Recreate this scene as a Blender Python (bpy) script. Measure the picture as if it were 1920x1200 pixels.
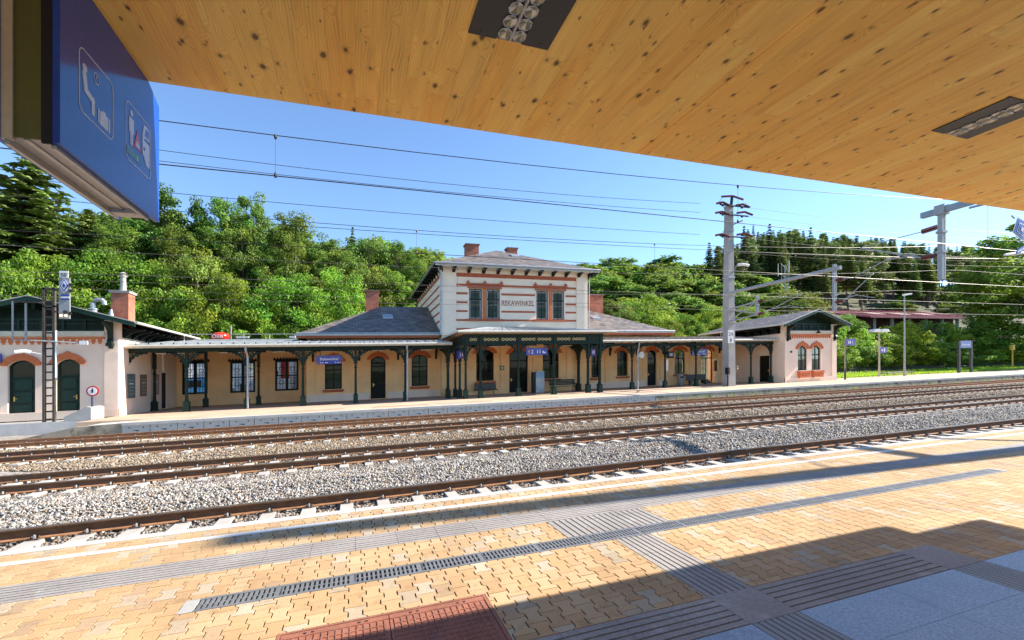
import bpy, bmesh, math, random
import numpy as np
from math import sin, cos, tan, radians, pi, atan2, sqrt, hypot
random.seed(7)
for o in list(bpy.data.objects): bpy.data.objects.remove(o)
SC = bpy.context.scene
COL = SC.collection
# ---------------------------------------------------------------- survey frame
# Station frame: u along the tracks (to the right), v across the tracks (away), w up.
# The whole line lies on a gentle grade, so w rises a little towards +u (function W).
FPX, YH0, KH, PH, HC = 850.0, 701.0, -.0333, radians(19.06), 1.62
CP, SP = cos(PH), sin(PH)
def W(p):
    return (p[0], p[1], p[2] + .0333*(CP*p[0]-SP*p[1]))
def P(x, y, v):                       # survey: photo point known to stand at distance v -> metres
    a = (x-960)/FPX; du, dv = a*CP+SP, CP-a*SP; Z = v/dv
    return (Z*du, v, HC+(YH0+KH*(x-960)-y)*Z/FPX)
def PU(x, y, u):
    a = (x-960)/FPX; du, dv = a*CP+SP, CP-a*SP; Z = u/du
    return (u, Z*dv, HC+(YH0+KH*(x-960)-y)*Z/FPX)
def depth(u, v): return SP*u+CP*v

# ---------------------------------------------------------------- materials
MATS = {}
def mat(name, col, rough=.7, var=.12, scale=3.0, metal=0.0, bump=0.0, bscale=60.0, spec=.4, fine=.06, fscale=45.0, coat=0.0, emit=None, stain=None):
    if name in MATS: return MATS[name]
    m = bpy.data.materials.new(name); MATS[name] = m; m.use_nodes = True
    n, l = m.node_tree.nodes, m.node_tree.links
    b = n['Principled BSDF']; b.inputs['Roughness'].default_value = rough; b.inputs['Metallic'].default_value = metal
    b.inputs['Specular IOR Level'].default_value = spec
    if coat: b.inputs['Coat Weight'].default_value = coat; b.inputs['Coat Roughness'].default_value = .05
    g = n.new('ShaderNodeNewGeometry')
    nz = n.new('ShaderNodeTexNoise'); nz.inputs['Scale'].default_value = scale; nz.inputs['Detail'].default_value = 5
    l.new(g.outputs['Position'], nz.inputs['Vector'])
    nf = n.new('ShaderNodeTexNoise'); nf.inputs['Scale'].default_value = fscale; nf.inputs['Detail'].default_value = 3
    l.new(g.outputs['Position'], nf.inputs['Vector'])
    def mr(src, lo, hi):
        r = n.new('ShaderNodeMapRange'); r.inputs['From Min'].default_value = .3; r.inputs['From Max'].default_value = .7
        r.inputs['To Min'].default_value = lo; r.inputs['To Max'].default_value = hi; l.new(src, r.inputs['Value']); return r.outputs[0]
    mu = n.new('ShaderNodeMath'); mu.operation = 'MULTIPLY'
    l.new(mr(nz.outputs['Fac'], 1-var, 1+var), mu.inputs[0]); l.new(mr(nf.outputs['Fac'], 1-fine, 1+fine), mu.inputs[1])
    vm = n.new('ShaderNodeVectorMath'); vm.operation = 'SCALE'; vm.inputs[0].default_value = col[:3]
    l.new(mu.outputs[0], vm.inputs['Scale'])
    out = vm.outputs[0]
    if stain:
        ns = n.new('ShaderNodeTexNoise'); ns.inputs['Scale'].default_value = stain[2]; ns.inputs['Detail'].default_value = 7; ns.inputs['Roughness'].default_value = .65
        l.new(g.outputs['Position'], ns.inputs['Vector'])
        r = n.new('ShaderNodeMapRange'); r.inputs['From Min'].default_value = stain[1]; r.inputs['From Max'].default_value = stain[1]+.15
        l.new(ns.outputs['Fac'], r.inputs['Value'])
        mx = n.new('ShaderNodeMix'); mx.data_type = 'RGBA'; l.new(r.outputs[0], mx.inputs['Factor']); l.new(out, mx.inputs[6]); mx.inputs[7].default_value = (*stain[0], 1)
        out = mx.outputs[2]
    l.new(out, b.inputs['Base Color'])
    if bump:
        nb = n.new('ShaderNodeTexNoise'); nb.inputs['Scale'].default_value = bscale; nb.inputs['Detail'].default_value = 4
        l.new(g.outputs['Position'], nb.inputs['Vector'])
        bp = n.new('ShaderNodeBump'); bp.inputs['Strength'].default_value = bump; bp.inputs['Distance'].default_value = .01
        l.new(nb.outputs['Fac'], bp.inputs['Height']); l.new(bp.outputs[0], b.inputs['Normal'])
    if emit: b.inputs['Emission Color'].default_value = (*emit[:3], 1); b.inputs['Emission Strength'].default_value = emit[3]
    return m
def brickmat(name, c1, c2, mortar, bw=.25, bh=.075, msize=.008, rough=.85, axis='wall', offset=.5, bias=0.0):
    if name in MATS: return MATS[name]
    m = mat(name, c1, rough); n, l = m.node_tree.nodes, m.node_tree.links
    b = n['Principled BSDF']; g = n.new('ShaderNodeNewGeometry'); sp = n.new('ShaderNodeSeparateXYZ'); l.new(g.outputs['Position'], sp.inputs[0])
    cb = n.new('ShaderNodeCombineXYZ')
    if axis == 'wall':
        ad = n.new('ShaderNodeMath'); l.new(sp.outputs[0], ad.inputs[0]); l.new(sp.outputs[1], ad.inputs[1])
        l.new(ad.outputs[0], cb.inputs[0]); l.new(sp.outputs[2], cb.inputs[1])
    elif axis == 'roofx':             # courses along u, rising with v
        l.new(sp.outputs[0], cb.inputs[0]); l.new(sp.outputs[1], cb.inputs[1])
    else:
        l.new(sp.outputs[1], cb.inputs[0]); l.new(sp.outputs[0], cb.inputs[1])
    bt = n.new('ShaderNodeTexBrick'); l.new(cb.outputs[0], bt.inputs['Vector'])
    bt.inputs['Scale'].default_value = 1; bt.inputs['Brick Width'].default_value = bw; bt.inputs['Row Height'].default_value = bh
    bt.inputs['Mortar Size'].default_value = msize; bt.inputs['Mortar Smooth'].default_value = .1; bt.inputs['Bias'].default_value = bias; bt.offset = offset
    bt.inputs['Color1'].default_value = (*c1, 1); bt.inputs['Color2'].default_value = (*c2, 1); bt.inputs['Mortar'].default_value = (*mortar, 1)
    nz = n.new('ShaderNodeTexNoise'); nz.inputs['Scale'].default_value = 1.3; nz.inputs['Detail'].default_value = 6; l.new(g.outputs['Position'], nz.inputs['Vector'])
    r = n.new('ShaderNodeMapRange'); r.inputs['From Min'].default_value = .3; r.inputs['From Max'].default_value = .7; r.inputs['To Min'].default_value = .7; r.inputs['To Max'].default_value = 1.3
    l.new(nz.outputs['Fac'], r.inputs['Value'])
    vm = n.new('ShaderNodeVectorMath'); vm.operation = 'SCALE'; l.new(bt.outputs['Color'], vm.inputs[0]); l.new(r.outputs[0], vm.inputs['Scale'])
    l.new(vm.outputs[0], b.inputs['Base Color'])
    bp = n.new('ShaderNodeBump'); bp.inputs['Strength'].default_value = .5; bp.inputs['Distance'].default_value = .01; bp.invert = True
    l.new(bt.outputs['Fac'], bp.inputs['Height']); l.new(bp.outputs[0], b.inputs['Normal'])
    return m
def attrmat(name, mult=(1, 1, 1), rough=.85, bump=0.0, bscale=150., fine=.15, fscale=120., trans=0.0, objvar=0.0, spec=.3, dirt=False):
    if name in MATS: return MATS[name]
    m = bpy.data.materials.new(name); MATS[name] = m; m.use_nodes = True
    n, l = m.node_tree.nodes, m.node_tree.links; b = n['Principled BSDF']; b.inputs['Roughness'].default_value = rough; b.inputs['Specular IOR Level'].default_value = spec
    a = n.new('ShaderNodeAttribute'); a.attribute_name = 'Col'
    vm = n.new('ShaderNodeVectorMath'); vm.operation = 'MULTIPLY'; l.new(a.outputs['Color'], vm.inputs[0]); vm.inputs[1].default_value = mult
    out = vm.outputs[0]; g = n.new('ShaderNodeNewGeometry')
    if fine:
        nf = n.new('ShaderNodeTexNoise'); nf.inputs['Scale'].default_value = fscale; nf.inputs['Detail'].default_value = 4; l.new(g.outputs['Position'], nf.inputs['Vector'])
        r = n.new('ShaderNodeMapRange'); r.inputs['From Min'].default_value = .3; r.inputs['From Max'].default_value = .7; r.inputs['To Min'].default_value = 1-fine; r.inputs['To Max'].default_value = 1+fine
        l.new(nf.outputs['Fac'], r.inputs['Value']); v2 = n.new('ShaderNodeVectorMath'); v2.operation = 'SCALE'; l.new(out, v2.inputs[0]); l.new(r.outputs[0], v2.inputs['Scale']); out = v2.outputs[0]
    if dirt:
        for sc_, lo_, hi_, f0, f1 in ((1.1, .86, 1.04, .35, .65), (9.0, .80, 1.0, .30, .42)):
            nd = n.new('ShaderNodeTexNoise'); nd.inputs['Scale'].default_value = sc_; nd.inputs['Detail'].default_value = 6; l.new(g.outputs['Position'], nd.inputs['Vector'])
            r = n.new('ShaderNodeMapRange'); r.inputs['From Min'].default_value = f0; r.inputs['From Max'].default_value = f1; r.inputs['To Min'].default_value = lo_; r.inputs['To Max'].default_value = hi_
            l.new(nd.outputs['Fac'], r.inputs['Value']); v2 = n.new('ShaderNodeVectorMath'); v2.operation = 'SCALE'; l.new(out, v2.inputs[0]); l.new(r.outputs[0], v2.inputs['Scale']); out = v2.outputs[0]
    if objvar:
        oi = n.new('ShaderNodeObjectInfo'); hs = n.new('ShaderNodeHueSaturation')
        r = n.new('ShaderNodeMapRange'); r.inputs['To Min'].default_value = .5-.015*objvar; r.inputs['To Max'].default_value = .5+.022*objvar
        l.new(oi.outputs['Random'], r.inputs['Value']); l.new(r.outputs[0], hs.inputs['Hue'])
        mm = n.new('ShaderNodeMath'); mm.operation = 'MULTIPLY'; mm.inputs[1].default_value = 7.31; fr = n.new('ShaderNodeMath'); fr.operation = 'FRACT'
        l.new(oi.outputs['Random'], mm.inputs[0]); l.new(mm.outputs[0], fr.inputs[0])
        r2 = n.new('ShaderNodeMapRange'); r2.inputs['To Min'].default_value = 1-.2*objvar; r2.inputs['To Max'].default_value = 1+.22*objvar
        l.new(fr.outputs[0], r2.inputs['Value']); l.new(r2.outputs[0], hs.inputs['Value']); l.new(out, hs.inputs['Color']); out = hs.outputs[0]
    l.new(out, b.inputs['Base Color'])
    if bump:
        nb = n.new('ShaderNodeTexNoise'); nb.inputs['Scale'].default_value = bscale; l.new(g.outputs['Position'], nb.inputs['Vector'])
        bp = n.new('ShaderNodeBump'); bp.inputs['Strength'].default_value = bump; bp.inputs['Distance'].default_value = .004; l.new(nb.outputs['Fac'], bp.inputs['Height']); l.new(bp.outputs[0], b.inputs['Normal'])
    if trans:
        t = n.new('ShaderNodeBsdfTranslucent'); l.new(out, t.inputs['Color'])
        mx = n.new('ShaderNodeMixShader'); mx.inputs[0].default_value = trans
        l.new(b.outputs[0], mx.inputs[1]); l.new(t.outputs[0], mx.inputs[2]); l.new(mx.outputs[0], n['Material Output'].inputs['Surface'])
    return m
def glassmat(name, tint=(.9, .95, .93), refl=.12, rough=.03):
    if name in MATS: return MATS[name]
    m = bpy.data.materials.new(name); MATS[name] = m; m.use_nodes = True
    n, l = m.node_tree.nodes, m.node_tree.links; n.remove(n['Principled BSDF'])
    t = n.new('ShaderNodeBsdfTransparent'); t.inputs[0].default_value = (*tint, 1); gl = n.new('ShaderNodeBsdfGlossy'); gl.inputs['Roughness'].default_value = rough
    f = n.new('ShaderNodeFresnel'); f.inputs[0].default_value = 1.22; ad = n.new('ShaderNodeMath'); ad.inputs[1].default_value = refl; l.new(f.outputs[0], ad.inputs[0])
    mx = n.new('ShaderNodeMixShader'); l.new(ad.outputs[0], mx.inputs[0]); l.new(t.outputs[0], mx.inputs[1]); l.new(gl.outputs[0], mx.inputs[2])
    l.new(mx.outputs[0], n['Material Output'].inputs['Surface']); return m

CREAM = mat('bounce_toned_plaster', (.96, .61, .30), .9, .09, .8, bump=.15, bscale=90, stain=((.80, .50, .25), .62, 1.3))  # warm bounced light under the verandas is put into this plaster colour
CREAM2 = mat('pale_plaster', (.90, .70, .54), .9, .06, .9, bump=.15, bscale=90, stain=((.72, .56, .43), .66, 1.4))
UPPER = mat('upper_wall_plaster', (.95, .78, .59), .9, .05, 1.0, bump=.12, bscale=90, stain=((.55, .52, .48), .7, 1.1))
RED = mat('terracotta_red', (.46, .12, .055), .85, .15, 5, bump=.2)
ORANGE = mat('terracotta_orange', (.60, .17, .06), .85, .15, 5, bump=.2)
GREEN = mat('dark_green_paint', (.008, .022, .014), .5, .2, 6, spec=.25)
GREEN2 = mat('green_paint', (.012, .040, .027), .5, .2, 6, spec=.25)
BLACKG = mat('blackish_green_paint', (.006, .008, .006), .5, .2, 6, spec=.2)
WHITE = mat('white_paint', (.75, .75, .73), .6, .06, 4)
CREAMTRIM = mat('cream_paint', (.66, .60, .47), .6, .08, 4)
ZINC = mat('zinc_sheet', (.36, .39, .42), .42, .14, 2.5, metal=.55, bump=.1, bscale=12)
ZINCB = mat('weathered_zinc', (.40, .34, .31), .6, .2, 2.5, metal=.2, stain=((.22, .16, .14), .55, 1.7))
GUTTER = mat('gutter_paint', (.52, .50, .43), .5, .1, 5)
STEEL = mat('galvanised_steel', (.33, .345, .35), .55, .12, 8, metal=.15)
DARKSTEEL = mat('rusty_dark_steel', (.07, .055, .045), .7, .3, 9, stain=((.12, .06, .03), .6, 7))
CONCRETE = mat('concrete', (.36, .35, .33), .85, .10, 1.5, bump=.25, bscale=70, stain=((.30, .29, .26), .63, 1.8))
CONCRETEL = mat('light_concrete', (.53, .51, .475), .85, .08, 2.5, bump=.2, bscale=80)
OLDCONC = mat('old_stained_concrete', (.40, .34, .25), .9, .2, 1.1, bump=.5, bscale=30, stain=((.10, .085, .06), .5, 1.6))
BLUE = mat('sign_blue', (.014, .028, .30), .35, .05, 4, coat=.5)
BLUEBOX = mat('glossy_sign_blue', (.008, .060, .35), .16, .03, 2, spec=.42)
SIGNW = mat('sign_white', (.80, .80, .80), .4, .02, 4)
BRICK = brickmat('red_brick', (.46, .13, .065), (.34, .09, .05), (.42, .28, .20))
SLATEX = brickmat('slate_roof', (.092, .080, .072), (.245, .20, .165), (.035, .033, .03), .42, .2, .02, .55, 'roofx')
SLATEY = brickmat('slate_roof_side', (.092, .080, .072), (.245, .20, .165), (.035, .033, .03), .42, .2, .02, .55, 'roofy')
GLASS = glassmat('window_glass', (.62, .68, .62), .008)
CLEAR = glassmat('clear_glass', (.93, .95, .94), .02)
CURTAIN = mat('curtain_cloth', (.17, .19, .14), .9, .15, 3)
GOLD = mat('brass', (.65, .42, .12), .3, .05, 4, metal=.9)
TIMBER = mat('grey_timber', (.28, .24, .20), .8, .2, 6)
YELLOW = mat('pale_yellow_paint', (.62, .52, .25), .6, .06, 4)
RAILSIDE = mat('rusty_rail_side', (.155, .082, .040), .72, .22, 7, bump=.3, bscale=60, stain=((.11, .075, .055), .55, 3))
RAILTOP = mat('polished_rail_head', (.50, .49, .48), .28, .05, 3, metal=.9)
RUSTFOOT = mat('orange_rail_foot', (.33, .16, .075), .8, .25, 6, bump=.3)
SLEEPER = mat('sleeper_concrete', (.40, .37, .33), .9, .12, 3, bump=.3, bscale=60)
BLACK = mat('black_plastic', (.008, .008, .009), .5, .1, 5)
GREYP = mat('grey_plate', (.30, .31, .32), .55, .08, 5)
INSUL = mat('brown_insulator', (.17, .035, .025), .3, .1, 5)
WIRE = mat('copper_wire', (.035, .030, .028), .5, .1, 3, metal=.4)
WIREL = mat('weathered_wire', (.13, .115, .10), .6, .1, 3)
ASPHALT = mat('pale_asphalt', (.42, .39, .35), .95, .12, .8, bump=.3)

# ---------------------------------------------------------------- mesh builder
IDT = lambda a, d, c: (a, d, c)
class MB:
    def __init__(s, tf=None): s.v = []; s.f = []; s.mi = []; s.ms = []; s.tf = tf or IDT
    def m(s, M):
        if M not in s.ms: s.ms.append(M)
        return s.ms.index(M)
    def add(s, vs, fs, M):
        o = len(s.v); s.v += [s.tf(*p) for p in vs]; i = s.m(M)
        for f in fs: s.f.append(tuple(o+k for k in f)); s.mi.append(i)
    def box(s, a0, a1, d0, d1, c0, c1, M):
        vs = [(a, d, c) for c in (c0, c1) for d in (d0, d1) for a in (a0, a1)]
        s.add(vs, [(0, 1, 3, 2), (4, 6, 7, 5), (0, 4, 5, 1), (2, 3, 7, 6), (0, 2, 6, 4), (1, 5, 7, 3)], M)
    def taper(s, c, b, t, z0, z1, M):                         # truncated pyramid, b/t = (half a, half d)
        vs = [(c[0]+i*h[0], c[1]+j*h[1], z) for z, h in ((z0, b), (z1, t)) for j in (-1, 1) for i in (-1, 1)]
        s.add(vs, [(0, 1, 3, 2), (4, 6, 7, 5), (0, 4, 5, 1), (2, 3, 7, 6), (0, 2, 6, 4), (1, 5, 7, 3)], M)
    def prism(s, pts, t0, t1, M, ax='d'):
        n = len(pts)
        def q(p, t): return (p[0], t, p[1]) if ax == 'd' else ((t, p[0], p[1]) if ax == 'a' else (p[0], p[1], t))
        vs = [q(p, t0) for p in pts]+[q(p, t1) for p in pts]
        s.add(vs, [tuple(range(n-1, -1, -1)), tuple(range(n, 2*n))]+[(i, (i+1) % n, n+(i+1) % n, n+i) for i in range(n)], M)
    def poly(s, pts, M): s.add(pts, [tuple(range(len(pts)))], M)
    def slab(s, pts, th, M):                                   # planar polygon given thickness downwards
        n = len(pts); vs = list(pts)+[(p[0], p[1], p[2]-th) for p in pts]
        s.add(vs, [tuple(range(n)), tuple(range(2*n-1, n-1, -1))]+[(i, n+i, n+(i+1) % n, (i+1) % n) for i in range(n)], M)
    def tube(s, p0, p1, r, M, n=8, r1=None, caps=True):
        r1 = r if r1 is None else r1
        d = np.array(p1, float)-np.array(p0, float); L = np.linalg.norm(d)
        if L < 1e-6: return
        d /= L; h = np.array([0, 0, 1.]) if abs(d[2]) < .9 else np.array([1., 0, 0])
        x = np.cross(d, h); x /= np.linalg.norm(x); y = np.cross(d, x)
        vs = []
        for p, rr in ((p0, r), (p1, r1)):
            for k in range(n):
                a = 2*pi*k/n+pi/n; q = np.array(p)+rr*(cos(a)*x+sin(a)*y); vs.append(tuple(q))
        fs = [(k, (k+1) % n, n+(k+1) % n, n+k) for k in range(n)]
        if caps: fs += [tuple(range(n-1, -1, -1)), tuple(range(n, 2*n))]
        s.add(vs, fs, M)
    def path(s, pts, r, M, n=6):
        pts = [np.array(p, float) for p in pts]; m = len(pts); vs = []
        for i, p in enumerate(pts):
            d = pts[min(i+1, m-1)]-pts[max(i-1, 0)]; d /= max(np.linalg.norm(d), 1e-9)
            h = np.array([0, 0, 1.]) if abs(d[2]) < .9 else np.array([1., 0, 0])
            x = np.cross(d, h); x /= np.linalg.norm(x); y = np.cross(d, x)
            for k in range(n):
                a = 2*pi*k/n; vs.append(tuple(p+r*(cos(a)*x+sin(a)*y)))
        fs = [(i*n+k, i*n+(k+1) % n, (i+1)*n+(k+1) % n, (i+1)*n+k) for i in range(m-1) for k in range(n)]
        fs += [tuple(range(n-1, -1, -1)), tuple(range((m-1)*n, m*n))]
        s.add(vs, fs, M)
    def lathe(s, c, prof, M, n=12):
        vs = [(c[0]+r*cos(2*pi*k/n+pi/n), c[1]+r*sin(2*pi*k/n+pi/n), c[2]+z) for r, z in prof for k in range(n)]; m = len(prof)
        fs = [(i*n+k, i*n+(k+1) % n, (i+1)*n+(k+1) % n, (i+1)*n+k) for i in range(m-1) for k in range(n)]
        fs += [tuple(range(n-1, -1, -1)), tuple(range((m-1)*n, m*n))]
        s.add(vs, fs, M)
    def ring(s, c, R, r, M, n=14, k=6):                        # torus standing in the a-c plane
        vs = []; fs = []
        for i in range(n):
            A = 2*pi*i/n
            for j in range(k):
                B = 2*pi*j/k; q = R+r*cos(B); vs.append((c[0]+q*cos(A), c[1]+r*sin(B), c[2]+q*sin(A)))
        for i in range(n):
            for j in range(k): fs.append((i*k+j, i*k+(j+1) % k, ((i+1) % n)*k+(j+1) % k, ((i+1) % n)*k+j))
        s.add(vs, fs, M)
    def text(s, txt, a, d, c, size, M, align='LEFT', th=.006, sx=1.0):
        vs, fs = text_geo(txt, align)
        s.add([(a+x*size*sx, d-th*z, c+y*size) for x, y, z in vs], fs, M)
    def build(s, name, parent=None, anchor=None, smooth=False):
        if parent is not None: anchor = ANCH[parent.name]
        if anchor is None: anchor = (0, 0, 0)
        A = W(anchor); vs = [tuple(np.subtract(W(p), A)) for p in s.v]
        me = bpy.data.meshes.new(name); me.from_pydata(vs, [], s.f)
        for M in s.ms: me.materials.append(M)
        me.polygons.foreach_set('material_index', s.mi)
        if smooth: me.polygons.foreach_set('use_smooth', [True]*len(s.f))
        if len(s.f) < 40000:
            bm = bmesh.new(); bm.from_mesh(me); bmesh.ops.recalc_face_normals(bm, faces=bm.faces[:]); bm.to_mesh(me); bm.free()
        return link(name, me, parent, anchor)
ANCH = {}
def link(name, me, parent, anchor):
    o = bpy.data.objects.new(name, me); COL.objects.link(o)
    if parent is not None: o.parent = parent; ANCH[o.name] = ANCH[parent.name]
    else: o.location = W(anchor); ANCH[o.name] = anchor
    return o
TXT = {}
def text_geo(t, align):
    if (t, align) in TXT: return TXT[(t, align)]
    cu = bpy.data.curves.new('lettering', 'FONT'); cu.body = t; cu.align_x = align; cu.extrude = .5; cu.resolution_u = 3
    o = bpy.data.objects.new('lettering', cu); COL.objects.link(o); bpy.context.view_layer.update()
    me = o.evaluated_get(bpy.context.evaluated_depsgraph_get()).to_mesh()
    r = ([tuple(v.co) for v in me.vertices], [tuple(p.vertices) for p in me.polygons])
    bpy.data.objects.remove(o); bpy.data.curves.remove(cu); TXT[(t, align)] = r
    return r
def thing(name, label, cat, anchor, group=None):
    o = bpy.data.objects.new(name, None); o.empty_display_size = .3; COL.objects.link(o); o.location = W(anchor); ANCH[o.name] = anchor
    return tag(o, label, cat, group)
def tag(o, label=None, cat=None, group=None, kind=None):
    if label: o['label'] = label
    if cat: o['category'] = cat
    if group: o['group'] = group
    if kind: o['kind'] = kind
    return o
def dup(root, anchor, label=None, group=None):
    r = root.copy(); COL.objects.link(r); r.location = W(anchor); ANCH[r.name] = anchor
    if label: r['label'] = label
    if group: r['group'] = group
    def rec(src, dst):
        for ch in [c for c in src.children]:
            c = ch.copy(); COL.objects.link(c); c.parent = dst; ANCH[c.name] = anchor; rec(ch, c)
    rec(root, r); return r
def childcopy(o, dp):                                           # a further part with the same mesh, moved by dp
    c = o.copy(); COL.objects.link(c); c.parent = o.parent; c.location = tuple(np.add(o.location, W(dp))); ANCH[c.name] = ANCH[o.name]
    return c
def arc(a0, a1, c, rise, n=10):                                 # segmental arch points from a0 to a1 springing at c
    if rise <= 0: return [(a0, c), (a1, c)]
    h = (a1-a0)/2; R = (h*h+rise*rise)/(2*rise); th = math.asin(min(1, h/R)); mid = (a0+a1)/2
    return [(mid+R*sin(-th+2*th*i/n), c+rise-R+R*cos(-th+2*th*i/n)) for i in range(n+1)]
def wall(mb, a0, a1, c0, c1, t, ops, M):                         # wall with openings (b0,b1,z0,z1,rise), outer face at d=0
    xs = sorted({a0, a1, *[x for o in ops for x in o[:2]]})
    for x0, x1 in zip(xs, xs[1:]):
        cov = sorted([o for o in ops if o[0] <= x0+1e-6 and o[1] >= x1-1e-6], key=lambda o: o[2]); z = c0
        for o in cov:
            if o[2] > z+1e-6: mb.box(x0, x1, 0, t, z, o[2], M)
            z = o[3]
        if c1 > z+1e-6: mb.box(x0, x1, 0, t, z, c1, M)
    for o in ops:
        if o[4] > 0:
            ar = arc(o[0], o[1], o[3]-o[4], o[4]); h = len(ar)//2
            mb.prism([(o[0], o[3])]+ar[:h+1], 0, t, M); mb.prism([(o[1], o[3])]+ar[:h-1:-1], 0, t, M)
def hood(mb, a0, a1, c, rise, M, ext=.28, th=.34, peak=.10, d=-.09):
    lo = arc(a0-.02, a1+.02, c, rise); m = (a0+a1)/2; w = (a1-a0)/2+ext
    up = [(m-w, c+.02), (m-w*.98, c+.16)]+[(m-w*.98+2*w*.98*i/10, c+.16+(rise+th-.16)*(1-((i-5)/5)**2)**.8) for i in range(1, 10)]+[(m+w*.98, c+.16), (m+w, c+.02)]
    k = 2+4
    up[k] = (m, up[k][1]+peak)
    mb.prism(list(reversed(lo))+up, d, .02, M)
def frame(mb, a0, a1, c0, c1, rise, d, M, bw=.08, mull=1, trans=.62, bars=0, th=.07):
    mb.box(a0, a0+bw, d, d+th, c0, c1-rise, M); mb.box(a1-bw, a1, d, d+th, c0, c1-rise, M); mb.box(a0+bw, a1-bw, d, d+th, c0, c0+bw, M)
    if rise > 0:
        o = arc(a0, a1, c1-rise, rise); i = arc(a0+bw, a1-bw, c1-rise, rise-bw*.9) if rise > bw else [(a0+bw, c1-rise-bw), (a1-bw, c1-rise-bw)]
        mb.prism(o+list(reversed(i)), d, d+th, M)
    else: mb.box(a0+bw, a1-bw, d, d+th, c1-bw, c1, M)
    for k in range(mull):
        x = a0+(a1-a0)*(k+1)/(mull+1); mb.box(x-.035, x+.035, d+.004, d+th-.004, c0+bw, c1-bw*.8, M)
    zt = c0+(c1-c0)*trans
    if trans: mb.box(a0+bw, a1-bw, d-.006, d+th-.008, zt-.045, zt+.045, M)
    for b in range(bars):
        z = c0+(zt-c0)*(b+1)/(bars+1); mb.box(a0+bw, a1-bw, d+.012, d+th-.015, z-.014, z+.014, M)
def pane(mb, a0, a1, c0, c1, rise, d, M):
    pts = [(a1, c0)]+[(a0, c0)]+arc(a0, a1, c1-rise, rise); mb.poly([(p[0], d, p[1]) for p in pts], M)
def window(root, tf, o, sill=RED, hd=ORANGE, mull=1, trans=.62, bars=1, fm=BLACKG, cur=True, d=.16, hl=None, glass=GLASS, inner=None):
    mb = MB(tf); frame(mb, *o, d, fm, mull=mull, trans=trans, bars=bars)
    if inner: frame(mb, o[0]+.1, o[1]-.1, o[2]+.08, o[3]-.08, o[4], d+.01, inner, bw=.035, mull=mull, trans=0)
    w = mb.build('window', root)
    if hl: w['label'] = hl
    mb = MB(tf); pane(mb, o[0]+.04, o[1]-.04, o[2]+.04, o[3]-.03, o[4], d+.035, glass); mb.build('pane', w)
    if cur:
        mb = MB(tf); pane(mb, o[0]-.05, o[1]+.05, o[2]-.05, o[3]-.05 if cur is True else o[2]+(o[3]-o[2])*cur, 0, d+.32, CURTAIN); mb.build('curtain', w)
    if sill:
        mb = MB(tf); mb.box(o[0]-.16, o[1]+.16, -.12, .06, o[2]-.16, o[2]-.04, sill); mb.box(o[0]-.1, o[1]+.1, -.07, .05, o[2]-.24, o[2]-.16, sill); mb.build('sill', w)
    if hd:
        mb = MB(tf); hood(mb, o[0], o[1], o[3]-o[4], o[4], hd); mb.build('hood', w)
    return w
def door(root, tf, o, M=BLACKG, hd=ORANGE, d=.15, glassfrom=.42, trans=.74, panels=1, mull=0, handle='l', lab=None):
    a0, a1, c0, c1, rise = o; mb = MB(tf); bw = .09; H = c1-c0; zt = c0+H*trans; zg = c0+H*glassfrom
    frame(mb, a0, a1, c0, c1, rise, d, M, bw=bw, mull=0, trans=trans)
    for k in range(mull):
        x = a0+(a1-a0)*(k+1)/(mull+1); mb.box(x-.05, x+.05, d-.01, d+.06, c0, zt, M); mb.box(x-.025, x+.025, d, d+.06, zt, c1-.05, M)
    mb.box(a0+bw, a1-bw, d+.02, d+.06, c0+.02, zg, M)
    n = max(1, panels); s = (a1-a0-2*bw)/(mull+1); z0 = c0+.15; ph = (zg-z0)/n
    for k in range(mull+1):
        for j in range(n): mb.box(a0+bw+s*k+.12, a0+bw+s*(k+1)-.12, d-.005, d+.03, z0+j*ph+.05, z0+(j+1)*ph-.08, GREEN2 if M is GREEN else M)
    w = mb.build('door', root)
    mb = MB(tf); pane(mb, a0+.02, a1-.02, zg-.05, c1-.02, rise, d+.13, mat('dark_interior_shade', (.03, .032, .025), .8)); mb.build('inner_sheet', w)  # dark sheet added behind the glass, painting the unlit room
    if lab: w['label'] = lab
    mb = MB(tf); pane(mb, a0+bw*.5, a1-bw*.5, zg, c1-.04, rise, d+.045, GLASS); mb.build('pane', w)
    mb = MB(tf); x = a0+.2 if handle == 'l' else a1-.2
    mb.box(x-.03, x+.03, d-.03, d, c0+.95, c0+1.2, GOLD); mb.tube((x, d-.05, c0+1.1), (x+(.13 if handle == 'l' else -.13), d-.05, c0+1.1), .016, GOLD); mb.build('handle', w)
    if hd:
        mb = MB(tf); hood(mb, a0, a1, c1-rise, rise, hd); mb.build('hood', w)
    return w
def front(v): return lambda a, d, c: (a, v+d, c)
# ================================================================ world, sun, camera
SUN_A, SUN_E = radians(4.2), radians(34)
wd = bpy.data.worlds.new('World'); SC.world = wd; wd.use_nodes = True
wn = wd.node_tree.nodes; bg = wn['Background']; sky = wn.new('ShaderNodeTexSky'); sky.sky_type = 'NISHITA'; sky.sun_disc = False
sky.sun_elevation = SUN_E; sky.sun_rotation = radians(90)+SUN_A; sky.air_density = 1.0; sky.dust_density = .1; sky.ozone_density = 5.0; sky.altitude = 400
wd.node_tree.links.new(sky.outputs[0], bg.inputs[0]); bg.inputs[1].default_value = .108
sl = bpy.data.lights.new('sun', 'SUN'); sl.energy = 5.0; sl.angle = radians(.5); sl.color = (1.0, .92, .80)
so = bpy.data.objects.new('sun', sl); COL.objects.link(so)
from mathutils import Vector
sd = Vector((cos(SUN_A)*cos(SUN_E), -sin(SUN_A)*cos(SUN_E), sin(SUN_E)))
so.rotation_euler = sd.to_track_quat('Z', 'Y').to_euler(); so.location = (0, 0, 60)
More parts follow.
